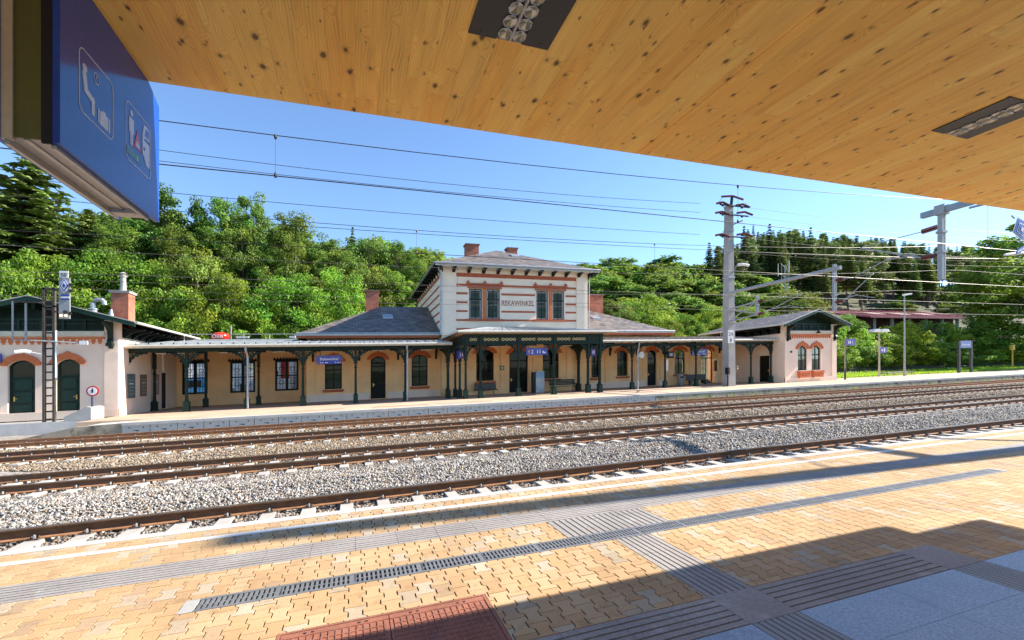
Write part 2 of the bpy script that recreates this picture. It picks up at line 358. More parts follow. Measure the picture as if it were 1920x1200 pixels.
cam = bpy.data.cameras.new('camera'); cam.sensor_width = 36; cam.lens = 850/1920*36; cam.shift_y = (YH0-600)/1920; cam.clip_end = 3000; cam.clip_start = .05
co = bpy.data.objects.new('camera', cam); COL.objects.link(co); co.location = (0, 0, HC); co.rotation_euler = (radians(90), 0, -PH)
SC.camera = co
SC.view_settings.view_transform = 'Standard'; SC.view_settings.look = 'None'; SC.view_settings.gamma = 1; SC.view_settings.exposure = 1.42
SC.cycles.max_bounces = 8; SC.cycles.diffuse_bounces = 6; SC.cycles.transparent_max_bounces = 12; SC.cycles.caustics_reflective = False; SC.cycles.caustics_refractive = False
SC.cycles.use_denoising = True

# ================================================================ ground
def sstep(x, a, b):
    t = np.clip((x-a)/(b-a), 0, 1); return t*t*(3-2*t)
def terr(u, v):
    u = np.asarray(u, float); v = np.asarray(v, float)
    left = np.clip(v-50, 0, 20)*.55+np.clip(v-70, 0, 200)*.22
    right = np.clip(v-38, 0, 24)*.28+np.clip(v-62, 0, 25)*.5+np.clip(v-84, 0, 75)*(.09+.24*sstep(u, 95, 150))
    k = sstep(u, 18, 62); h = left*(1-k)+right*k
    base = np.where(v < 28.7, -.95, -.10); base = np.where(v > 30, -.07, base); base = np.where(v < 5.8, -1.1, base)
    return base+h
us = np.concatenate([np.arange(-700, -80, 40), np.arange(-80, 190, 3), np.arange(190, 1000, 40)]).astype(float)
vs = np.concatenate([np.arange(-400, -20, 40), np.array([-20, -8, 5.7, 5.9, 15, 25.1, 28.6, 28.9]), np.arange(30.5, 130, 2.5), np.arange(130, 900, 40)]).astype(float)
U, V = np.meshgrid(us, vs); H = terr(U, V)+np.where(V > 50, .35*np.sin(U*.31+V*.17)*np.sin(V*.23-U*.11), 0)
pts = np.stack([U, V, H+.0333*(CP*U-SP*V)], -1).reshape(-1, 3); nu, nv = len(us), len(vs)
idx = np.arange(nu*nv).reshape(nv, nu); fs = np.stack([idx[:-1, :-1], idx[:-1, 1:], idx[1:, 1:], idx[1:, :-1]], -1).reshape(-1, 4)
me = bpy.data.meshes.new('ground'); me.from_pydata(pts.tolist(), [], fs.tolist())
GRASSY = mat('forest_floor', (.050, .060, .022), .95, .35, .25, bump=.5, bscale=4, stain=((.085, .06, .035), .5, .35), fscale=6, fine=.25)
me.materials.append(GRASSY); tag(link('ground', me, None, (0, 0, 0)), kind='structure')

def quick(name, verts, faces, mats_, mi=None, cols=None, anchor=(0, 0, 0), parent=None, sh=True, smooth=False):
    v = np.asarray(verts, float)
    if sh: v = v.copy(); v[:, 2] += .0333*(CP*v[:, 0]-SP*v[:, 1])
    v = v-np.array(W(anchor)) if sh else v
    f = np.asarray(faces); me = bpy.data.meshes.new(name); n, k = f.shape
    me.vertices.add(len(v)); me.vertices.foreach_set('co', v.ravel()); me.loops.add(n*k); me.loops.foreach_set('vertex_index', f.ravel().astype(np.int32))
    me.polygons.add(n); me.polygons.foreach_set('loop_start', np.arange(0, n*k, k, dtype=np.int32)); me.polygons.foreach_set('loop_total', np.full(n, k, np.int32))
    for M in mats_: me.materials.append(M)
    if mi is not None: me.polygons.foreach_set('material_index', np.asarray(mi, np.int32))
    if cols is not None:
        a = me.color_attributes.new('Col', 'FLOAT_COLOR', 'POINT'); c = np.ones((len(v), 4)); c[:, :3] = cols; a.data.foreach_set('color', c.ravel())
    me.update(calc_edges=True); me.validate()
    if smooth: me.polygons.foreach_set('use_smooth', np.ones(n, bool))
    return me

# ---------------------------------------------------------------- near platform
# strips of other paving: (u0,u1,v0,v1)
G1 = (-6, 16, 4.53, 4.93); G2 = (-6, 4.75, 2.2, 2.57); WIDE = (1.96, 3.16, 4.01, 4.53); NAR = (2.35, 2.75, 2.57, 3.79)
DRAIN = (-1.1, 8.75, 3.79, 4.01); MANH = (-.475, .906, 2.575, 3.24)
bars_ = [G1, G2, WIDE, NAR, DRAIN, MANH]
def dclip(poly, u0=None, u1=None, v0=None, v1=None):             # convex-ish clip (Sutherland-Hodgman)
    for ax, val, keep in ((0, u0, 1), (0, u1, -1), (1, v0, 1), (1, v1, -1)):
        if val is None or not poly: continue
        out = []
        for i, p in enumerate(poly):
            q = poly[(i+1) % len(poly)]; a, b = (p[ax]-val)*keep, (q[ax]-val)*keep
            if a >= 0: out.append(p)
            if (a >= 0) != (b >= 0): t = a/(a-b); out.append((p[0]+t*(q[0]-p[0]), p[1]+t*(q[1]-p[1])))
        poly = out
    return poly
PAVER = attrmat('ochre_paver', rough=.92, bump=.5, bscale=220, fine=.22, fscale=170, dirt=True)
JOINT = mat('joint_sand', (.055, .048, .042), .95, .2, 8)
rng = np.random.default_rng(3)
pv, pf, pc = [], [], []
HU, HV, AW, BW_ = .125, .195, .0775, .0475
def stone(cu, cv):
    L = HV/2-.0016; a, b = AW-.0042, BW_-.0042
    return [(cu-a, cv-L), (cu+a, cv-L), (cu+a, cv-L*.62), (cu+b, cv-L*.36), (cu+b, cv+L*.36), (cu+a, cv+L*.62), (cu+a, cv+L), (cu-a, cv+L), (cu-a, cv+L*.62), (cu-b, cv+L*.36), (cu-b, cv-L*.36), (cu-a, cv-L*.62)]
zones = [(-6, 16, 4.93, 5.84)] + [(-6, DRAIN[0]-.10, 2.57, 4.53), (DRAIN[1]+.06, 16, 2.57, 4.53), (DRAIN[0]-.10, WIDE[0], 4.01, 4.53), (WIDE[1], DRAIN[1]+.06, 4.01, 4.53),
     (DRAIN[0]-.10, NAR[0], MANH[3], 3.79), (DRAIN[0]-.10, MANH[0], 2.57, MANH[3]), (MANH[1], NAR[0], 2.57, MANH[3]), (NAR[1], DRAIN[1]+.06, 2.57, 3.79), (4.75, 16, 2.2, 2.57)]
pal = np.array([(.48, .30, .145), (.50, .325, .165), (.52, .36, .20), (.46, .285, .14), (.42, .345, .25), (.47, .41, .31), (.40, .27, .165)])
pw = np.array([.24, .25, .20, .09, .08, .08, .06])
stonec = {}
for z in zones:
    for i in range(int(z[0]/HU)-1, int(z[1]/HU)+2):
        for j in range(int(z[2]/HV)-2, int(z[3]/HV)+2):
            cu, cv = i*HU, (j+.5*(i % 2))*HV
            if cv < z[2]-HV or cv > z[3]+HV or cu < z[0]-.1 or cu > z[1]+.1: continue
            p = dclip(stone(cu, cv), z[0], z[1], z[2], z[3])
            if len(p) < 3: continue
            if (i, j) not in stonec: stonec[(i, j)] = (pal[rng.choice(7, p=pw)]*.75+np.array((.485, .335, .19))*.25)*.94*rng.uniform(.94, 1.06)
            c = stonec[(i, j)]; dz = rng.uniform(-.0012, .0012); o = len(pv); n = len(p)
            mu_, mv_ = sum(q[0] for q in p)/n, sum(q[1] for q in p)/n
            pv += [(q[0]+(mu_-q[0])*.022, q[1]+(mv_-q[1])*.022, dz) for q in p]+[(q[0], q[1], -.004+dz) for q in p]+[(q[0], q[1], -.03) for q in p]; pc += [c]*n+[c*.8]*n+[c*.3]*n  # edge and side colours darkened to deepen the shading in the joints
            pf.append(tuple(o+k for k in range(n)))
            pf += [(o+k, o+n+k, o+n+(k+1) % n, o+(k+1) % n) for k in range(n)]+[(o+n+k, o+2*n+k, o+2*n+(k+1) % n, o+n+(k+1) % n) for k in range(n)]
me = bpy.data.meshes.new('paving'); me.from_pydata([W(p) for p in pv], [], pf); me.materials.append(PAVER)
a = me.color_attributes.new('Col', 'FLOAT_COLOR', 'POINT'); a.data.foreach_set('color', np.concatenate([np.array(pc), np.ones((len(pc), 1))], 1).ravel())
tag(link('paving', me, None, (0, 0, 0)), kind='structure')
EDGEC = mat('platform_edge_concrete', (.45, .43, .39), .85, .08, 3, bump=.2, stain=((.45, .42, .38), .64, 2.5))
mb = MB(); mb.box(-14, 60, -6, 5.80, -1.2, -.012, JOINT); mb.box(-14, -6.02, -6, 5.80, -.012, 0, CONCRETE); mb.box(16.02, 60, -6, 5.80, -.012, 0, mat('far_paving', (.47, .33, .2), .9, .15, 4))
tag(mb.build('platform'), kind='structure')
mb = MB(); 
for k in range(-5, 16): mb.box(k*2.0+.006, k*2.0+1.994, 5.845, 6.0, -.30, .001, EDGEC)
mb.box(-14, 60, 5.81, 5.84, -1.2, -.01, CONCRETE); mb.box(-14, 60, 5.845, 5.95, -1.2, -.31, CONCRETE); tag(mb.build('platform_edge'), kind='structure')
LINEM = mat('worn_white_line_paint', (.62, .61, .58), .7, .05, 5, stain=((.50, .36, .20), .70, 9), fine=.1)
mb = MB(); mb.box(-6, 30, 5.49, 5.585, -.002, .0035, LINEM); tag(mb.build('pavement_safety_line'), kind='structure')
TACT = mat('grey_tactile_slab', (.285, .26, .24), .8, .14, 1.6, bump=.25, bscale=150, stain=((.40, .39, .38), .60, 2.3), fine=.16, spec=.5)
GROOVE = mat('tactile_groove', (.13, .12, .115), .9, .15, 5)
mb = MB()
def ribs_u(z, n, M=TACT, g=.018, slab=.4):                       # ribs running along u
    w = (z[3]-z[2])/n; mb.box(z[0], z[1], z[2], z[3], -.03, -.007, GROOVE)
    u = z[0]
    while u < z[1]-.01:
        e = min(u+slab, z[1])
        for k in range(n): mb.box(u+.002, e-.002, z[2]+k*w+g/2, z[2]+(k+1)*w-g/2, -.02, rng.uniform(-.0008, .0008), M)
        u = e
def ribs_v(z, n, M=TACT, g=.018, slab=.4):
    w = (z[1]-z[0])/n; mb.box(z[0], z[1], z[2], z[3], -.03, -.007, GROOVE)
    v = z[2]
    while v < z[3]-.01:
        e = min(v+slab, z[3])
        for k in range(n): mb.box(z[0]+k*w+g/2, z[0]+(k+1)*w-g/2, v+.002, e-.002, -.02, rng.uniform(-.0008, .0008), M)
        v = e
ribs_u(G1, 7, g=.012); ribs_v(WIDE, 17); ribs_v(NAR, 7, g=.016)
ribs_u((-6, 2.35, 2.2, 2.57), 6, g=.016); ribs_u((2.75, 4.35, 2.2, 2.57), 6, g=.016)
for z in ((2.352, 2.748, 2.2, 2.57), (4.352, 4.75, 2.2, 2.57)): mb.box(z[0], z[1], z[2], z[3], -.03, 0, TACT)
tag(mb.build('tactile_paving'), kind='structure')
GRAN = mat('speckled_granite_blue_shade', (.27, .345, .44), .42, .08, 1.1, bump=.1, bscale=250, fine=.30, fscale=75, spec=.45, stain=((.20, .27, .355), .58, 2.6))  # blue of the canopy shade is put into the granite colour
GRAND = mat('grooved_granite_slab', (.26, .26, .26), .6, .07, 2, fine=.15, fscale=230)
mb = MB()
v = 2.196
row = 0
while v > -5:
    u = -6+.0
    while u < 16:
        for (x0, x1) in ((u, u+.8),):
            segs = [(x0, x1)]
            for (s0, s1) in ((2.35, 2.75), (4.35, 4.75)):
                segs = [q for (a0, a1) in segs for q in ((a0, min(a1, s0)), (max(a0, s1), a1)) if q[1]-q[0] > .01]
            for a0, a1 in segs: mb.box(a0+.0015, a1-.0015, v-.397, v, -.03, rng.uniform(-.0006, .0006), GRAN)
        u += .8
    for s0 in (2.35, 4.35):
        mb.box(s0, s0+.4, v-.399, v, -.03, -.006, GROOVE)
        for k in range(8): mb.box(s0+k*.05+.007, s0+(k+1)*.05-.007, v-.398, v-.001, -.02, 0, GRAND)
    v -= .4; row += 1
tag(mb.build('granite_pavement'), kind='structure')

# drain
dr = thing('drain_channel', 'long narrow dark metal slot drain set in the ochre pavers of the near platform', 'drain', (-1.1, 3.9, 0))
GRATE = mat('cast_iron_grate', (.20, .205, .21), .5, .15, 8, metal=.3)
mb = MB(); mb.box(-1.1, 8.75, 3.80, 4.0, -.2, -.06, BLACK); mb.box(-1.1, 8.75, 3.793, 3.823, -.06, .001, GRATE); mb.box(-1.1, 8.75, 3.977, 4.007, -.06, .001, GRATE); mb.build('channel', dr)
mb = MB(); u = -1.09; k = 0
while u < 8.74:
    mb.box(u, u+.019, 3.823, 3.977, -.03, -.001, GRATE)
    u += .036; k += 1
    if k % 14 == 0: mb.box(u, u+.05, 3.823, 3.977, -.03, -.001, GRATE); u += .036
mb.box(-1.1, 8.75, 3.892, 3.908, -.03, -.003, GRATE)
mb.build('grate', dr)
mb = MB(); mb.box(-1.196, -1.104, 3.795, 4.005, -.03, .001, CONCRETE); mb.build('end_block', dr); mb = MB(); mb.box(8.754, 8.806, 3.795, 4.005, -.03, .001, CONCRETE); mb.build('end_block', dr)
# manhole
RUSTY = mat('red_oxide_iron', (.27, .105, .065), .72, .2, 4, bump=.3, bscale=90, stain=((.20, .14, .12), .58, 5), fine=.15)
mh = thing('manhole_cover', 'rusty red double-leaf manhole cover with raised grid in the ochre pavers', 'manhole cover', (.2, 2.9, 0))
u0, u1, v0, v1 = MANH
mb = MB(); mb.box(u0+.004, u1-.004, v0+.004, v0+.024, -.05, .001, RUSTY); mb.box(u0+.004, u1-.004, v1-.024, v1-.004, -.05, .001, RUSTY); mb.box(u0+.004, u0+.024, v0+.024, v1-.024, -.05, .001, RUSTY); mb.box(u1-.024, u1-.004, v0+.024, v1-.024, -.05, .001, RUSTY); mb.build('rim', mh)
for (a0, a1) in ((u0+.028, (u0+u1)/2-.003), ((u0+u1)/2+.003, u1-.028)):
    mb = MB(); mb.box(a0, a1, v0+.028, v1-.028, -.05, -.004, RUSTY)
    n = 14; s = (a1-a0-.06)/n
    for k in range(n+1): mb.box(a0+.03+k*s-.004, a0+.03+k*s+.004, v0+.04, v1-.09, -.004, .0005, RUSTY)
    for j in range(10): mb.box(a0+.03, a1-.03, v0+.04+j*.052, v0+.048+j*.052, -.004, -.0002, RUSTY)
    mb.box(a0, a1, v1-.085, v1-.03, -.004, .0, RUSTY)
    for q in (.25, .75):
        x = a0+(a1-a0)*q; mb.box(x-.035, x-.015, v1-.066, v1-.05, -.0035, .0008, BLACK); mb.box(x+.012, x+.032, v1-.066, v1-.05, -.0035, .0008, BLACK)
    mb.build('leaf', mh)

# ---------------------------------------------------------------- tracks
RT, RH = -.36, .165
TR = [(6.95, 8.45), (12.35, 13.85), (17.65, 19.15), (22.2, 23.7)]
TL = ['nearest railway track beside the ochre platform, its shiny rail closest to the paving', 'second railway track, just beyond the wide sunlit strip of pale ballast', 'third railway track, between the second track and the rusty last one', 'rusty brown farthest track running along the station platform edge']
prof = [(-.07, 0), (.07, 0), (.07, .012), (.018, .028), (.010, .045), (.010, .115), (.034, .128), (.036, .150), (.030, RH), (-.030, RH), (-.036, .150), (-.034, .128), (-.010, .115), (-.010, .045), (-.018, .028), (-.07, .012)]
clipm = mat('rail_clip_steel', (.13, .09, .06), .6, .2, 20, metal=.3)
for ti, (r0, r1) in enumerate(TR):
    tr = thing('railway_track', TL[ti], 'railway track', (0, (r0+r1)/2, RT-RH), None)
    ce = (r0+r1)/2; umax = 80
    for rc in (r0, r1):
        mb = MB(); z0 = RT-RH
        hs = [(-22.0, umax)]
        P2 = [(rc+p[0], z0+p[1]) for p in prof]; n = len(P2)
        vs = [(u, *p) for u in (-22.0, float(umax)) for p in P2]
        o = 0
        for k in range(n):
            k2 = (k+1) % n; z = (prof[k][1]+prof[k2][1])/2
            M = RAILTOP if z > .162 else (RUSTFOOT if z < .03 else (RAILSIDE if ti < 3 else RUSTFOOT))
            if ti == 3 and z > .162: M = RAILSIDE
            mb.add([vs[k], vs[k2], vs[n+k2], vs[n+k]], [(0, 1, 2, 3)], M)
        mb.build('rail', tr)
    # one sleeper, then copies
    mb = MB(); zt = RT-RH-.002
    for sgn in (-1, 1):
        pass
    vv = [(-.13, ce-1.3, zt-.2), (.13, ce-1.3, zt-.2), (.13, ce+1.3, zt-.2), (-.13, ce+1.3, zt-.2), (-.10, ce-1.27, zt), (.10, ce-1.27, zt), (.10, ce+1.27, zt), (-.10, ce+1.27, zt)]
    mb.add(vv, [(0, 1, 2, 3), (4, 7, 6, 5), (0, 4, 5, 1), (1, 5, 6, 2), (2, 6, 7, 3), (3, 7, 4, 0)], SLEEPER)
    for rc in (r0, r1):
        for sg in (-1, 1):
            v_ = rc+sg*.095; mb.box(-.055, .055, v_-.032, v_+.032, zt, zt+.02, clipm); mb.box(-.03, .03, rc+sg*.055-.02, rc+sg*.055+.02, zt+.016, zt+.032, clipm); mb.lathe((0, v_, zt+.02), [(.018, 0), (.018, .035), (.008, .055)], STEEL, 6)
            mb.path([(-.045, v_, zt+.03), (-.045, v_-sg*.03, zt+.045), (0, v_-sg*.045, zt+.035), (.045, v_-sg*.03, zt+.045), (.045, v_, zt+.03)], .008, clipm, 5)
    u_off = [0.0, .22, .41, .1][ti]
    umin = max(-20.0, -.62*r1-1.5); allu = np.arange(umin+u_off, min(72, 2.55*r1+3), .6)
    first = None; near = sorted(allu, key=lambda q: depth(q, ce))
    keep = sorted(near[:100]); rest = near[100:]
    base = list(mb.v)
    mb.v = [(p[0]+keep[0], p[1], p[2]) for p in base]; first = mb.build('sleeper', tr)
    for q in keep[1:]: childcopy(first, (q-keep[0], 0, 0))
    if len(rest):
        m2 = MB()
        for q in rest: m2.add([(p[0]+q, p[1], p[2]) for p in base[:8]], [(0, 1, 2, 3), (4, 7, 6, 5), (0, 4, 5, 1), (1, 5, 6, 2), (2, 6, 7, 3), (3, 7, 4, 0)], SLEEPER)
        tag(m2.build('sleepers', tr), kind='stuff')

# ---------------------------------------------------------------- ballast
def hbal(u, v):
    z = np.full_like(v, RT-RH-.055)
    z = z+.14*np.exp(-((v-10.4)/.85)**2)+.06*np.exp(-((v-15.8)/.7)**2)
    return z+.02*np.sin(u*2.1+v*3.3)*np.sin(v*5.1-u)
BALL = mat('ballast_bed', (.27, .24, .205), .95, .45, 14, bump=1.0, bscale=26, fine=.4, fscale=30)
us = np.arange(-24, 82, .4); vs = np.arange(5.9, 28.8, .12); U, V = np.meshgrid(us, vs); H = hbal(U, V)-.012
nu, nv = len(us), len(vs); idx = np.arange(nu*nv).reshape(nv, nu); fs = np.stack([idx[:-1, :-1], idx[:-1, 1:], idx[1:, 1:], idx[1:, :-1]], -1).reshape(-1, 4)
bed = (np.stack([U, V, H], -1).reshape(-1, 3), fs)
rng = np.random.default_rng(11)
def scatter(v0, v1, dens, zmax, rad, zmin=0):
    A = []
    n = int((zmax/.6)*(v1-v0)*dens)
    u = rng.uniform(-.58*v1-1, min(75, 2.5*v1+2), int((min(75, 2.5*v1+2)+.58*v1+1)*(v1-v0)*dens)); v = rng.uniform(v0, v1, len(u))
    Z = SP*u+CP*v; X = CP*u-SP*v; k = (Z < zmax) & (Z >= zmin) & (np.abs(X)/Z < 1.2); u, v = u[k], v[k]
    ok = np.ones(len(u), bool)
    for ti, (r0, r1) in enumerate(TR):
        ce = (r0+r1)/2; off = [0.0, .22, .41, .1][ti]; umin = max(-20.0, -.62*r1-1.5)+off
        ph = (u-umin+.3) % .6-.3; ok &= ~((np.abs(v-ce) < 1.28) & (np.abs(ph) < .125))
        for rc in (r0, r1): ok &= np.abs(v-rc) > .085
    u, v = u[ok], v[ok]; return u, v, rad*rng.uniform(.65, 1.35, len(u))
S = [scatter(6.02, 15.2, 700, 12, .027), scatter(6.02, 22, 430, 19, .030, 12), scatter(8.6, 24.8, 200, 30, .039, 19), scatter(9, 24.8, 80, 50, .052, 30)]
u = np.concatenate([s[0] for s in S]); v = np.concatenate([s[1] for s in S]); r = np.concatenate([s[2] for s in S]); n = len(u)
octa = np.array([(1, 0, 0), (0, 1, 0), (-1, 0, 0), (0, -1, 0), (.25, .2, .85), (-.2, -.1, -.8)], float)
base = octa[None]*(1+rng.uniform(-.35, .35, (n, 6, 3)))*rng.uniform(.65, 1.25, (n, 1, 3))
q = rng.normal(size=(n, 4)); q /= np.linalg.norm(q, axis=1, keepdims=True); w_, x_, y_, z_ = q.T
R = np.stack([np.stack([1-2*(y_*y_+z_*z_), 2*(x_*y_-z_*w_), 2*(x_*z_+y_*w_)], -1), np.stack([2*(x_*y_+z_*w_), 1-2*(x_*x_+z_*z_), 2*(y_*z_-x_*w_)], -1), np.stack([2*(x_*z_-y_*w_), 2*(y_*z_+x_*w_), 1-2*(x_*x_+y_*y_)], -1)], 1)
sv = np.einsum('nij,nkj->nki', R, base)*r[:, None, None]+np.stack([u, v, hbal(u, v)+rng.uniform(-.2, .55, n)*r], -1)[:, None]
tri = np.array([(0, 1, 4), (1, 2, 4), (2, 3, 4), (3, 0, 4), (1, 0, 5), (2, 1, 5), (3, 2, 5), (0, 3, 5)])
fsx = (np.arange(n)[:, None, None]*6+tri[None]).reshape(-1, 3)
pal = np.array([(.36, .33, .295), (.50, .48, .445), (.20, .185, .17), (.085, .08, .08), (.30, .21, .125), (.25, .24, .235), (.38, .28, .18)])
ci = rng.choice(7, n, p=[.22, .15, .17, .16, .11, .10, .09]); white = (np.abs(v-10.3) < 1.1) & (rng.random(n) < .30); ci[white] = 1
cc = pal[ci]*rng.uniform(.8, 1.15, (n, 1)); cc = (cc*.75+cc.mean(0)*.25)*.88
dr_ = np.min([np.abs(v-rc) for r_ in TR for rc in r_], 0)[:, None]; k_ = np.exp(-(dr_/.35)**2)*.32; cc = cc*(1-k_)+k_*np.array([(.17, .11, .07)])*cc/.3
tan_ = (v > 14.5)[:, None]; cc = np.where(tan_, cc*np.array([1.0, .88, .72]), cc)
STONE = attrmat('crushed_stone', rough=.9, fine=.2, fscale=60)
me = quick('ballast', sv.reshape(-1, 3), fsx, [STONE], cols=np.repeat(cc, 6, 0)); tag(link('ballast', me, None, (0, 0, 0)), kind='stuff')
me = quick('ballast_bed', bed[0], bed[1], [BALL]); tag(link('gravel_bed', me, None, (0, 0, 0)), kind='structure')
# ================================================================ far platform
FARPAV = mat('far_platform_paving', (.50, .36, .25), .9, .12, .7, bump=.2, stain=((.40, .22, .14), .60, .5), fine=.12, fscale=20)
PANELC = mat('panel_concrete', (.58, .54, .475), .85, .07, 2, bump=.15, stain=((.42, .40, .37), .66, 2))
fp = MB()
fp.box(-9.9, 95, 25.14, 34.2, -1.0, -.004, FARPAV); fp.box(-12.6, 36.9, 34.2, 41.5, -1.0, -.004, FARPAV); fp.box(-12.6, -9.9, 27.2, 34.2, -1, -.004, FARPAV)
fp.box(-9.9, 95, 24.88, 25.14, -.13, 0, CONCRETEL)
tag(fp.build('far_platform'), kind='structure')
RSTRIP = mat('red_tactile_strip', (.33, .12, .07), .85, .15, 2)
mb = MB()
for a, b in ((-3.2, -.6), (.9, 4.0), (6.4, 7.9), (10.5, 12.4)): mb.box(a, b, 26.6, 26.85, -.01, .004, RSTRIP)
mb.box(4.6, 6.0, 26.4, 26.95, -.01, .004, TACT); tag(mb.build('pavement_red_strip'), kind='structure')
ew = thing('platform_edge_wall', 'modern platform edge of square pale concrete panels with lifting holes below the veranda', 'edge wall', (4.3, 24.9, -.6))
n = 27; s = 28.4/n; pm = None
for k in range(n):
    if k == 0:
        mb = MB(); a = -9.9
        mb.box(a+.012, a+s-.012, 24.92, 25.05, -1.0, -.13, PANELC)
        for x in (.26, .76): mb.lathe_ = None; mb.tube((a+s*x, 24.925, -.24), (a+s*x, 24.913, -.24), .028, BLACK, 8)
        mb.box(a+s*.42, a+s*.60, 24.912, 24.925, -.385, -.36, BLACK); mb.box(a+s*.52, a+s*.60, 24.912, 24.925, -.41, -.385, BLACK)
        pm = mb.build('panel', ew)
    else: childcopy(pm, (s*k, 0, 0))
mb = MB(); mb.box(18.5, 95, 24.95, 25.1, -1.1, -.13, OLDCONC)
u = 18.5
while u < 94: mb.box(u+.015, u+2.2-.015, 24.90, 24.95, -1.1, -.131, OLDCONC); u += 2.2
tag(mb.build('old_edge_wall', anchor=(50, 24.9, -.6)), 'old stained concrete platform edge running to the far right', 'edge wall')
rw = thing('ramp_wall', 'stained low concrete ramp wall falling away at the left end of the station platform', 'wall', (-11.5, 26.2, -.6))
mb = MB(); mb.prism([(-9.92, -1.0), (-9.92, -.02), (-11.6, -.08), (-14.2, -.62), (-14.2, -1.0)], 25.0, 25.3, OLDCONC); mb.build('wall', rw)
mb = MB(); mb.prism([(-9.92, -1.0), (-9.92, -.05), (-11.6, -.11), (-14.2, -.66), (-14.2, -1.0)], 25.3, 28.6, CONCRETEL); mb.build('ramp', rw)
mb = MB(); mb.box(-24, -12.7, 28.8, 31.0, -1.0, -.05, CONCRETE); mb.box(-24, -12.7, 28.72, 28.8, -1.0, -.02, CONCRETEL)
tag(mb.build('concrete_plinth', anchor=(-18, 29, -.5)), 'long low concrete plinth under the two green doors of the left pavilion', 'plinth')
mb = MB(); mb.prism([(-13.95, -.02), (-12.85, -.02), (-12.85, .62), (-13.05, .66), (-13.95, .18)], 29.1, 30.4, CONCRETE)
tag(mb.build('stair_cheek', anchor=(-13.4, 29.8, 0)), 'sloping grey concrete cheek wall beside the ladder mast', 'low wall')

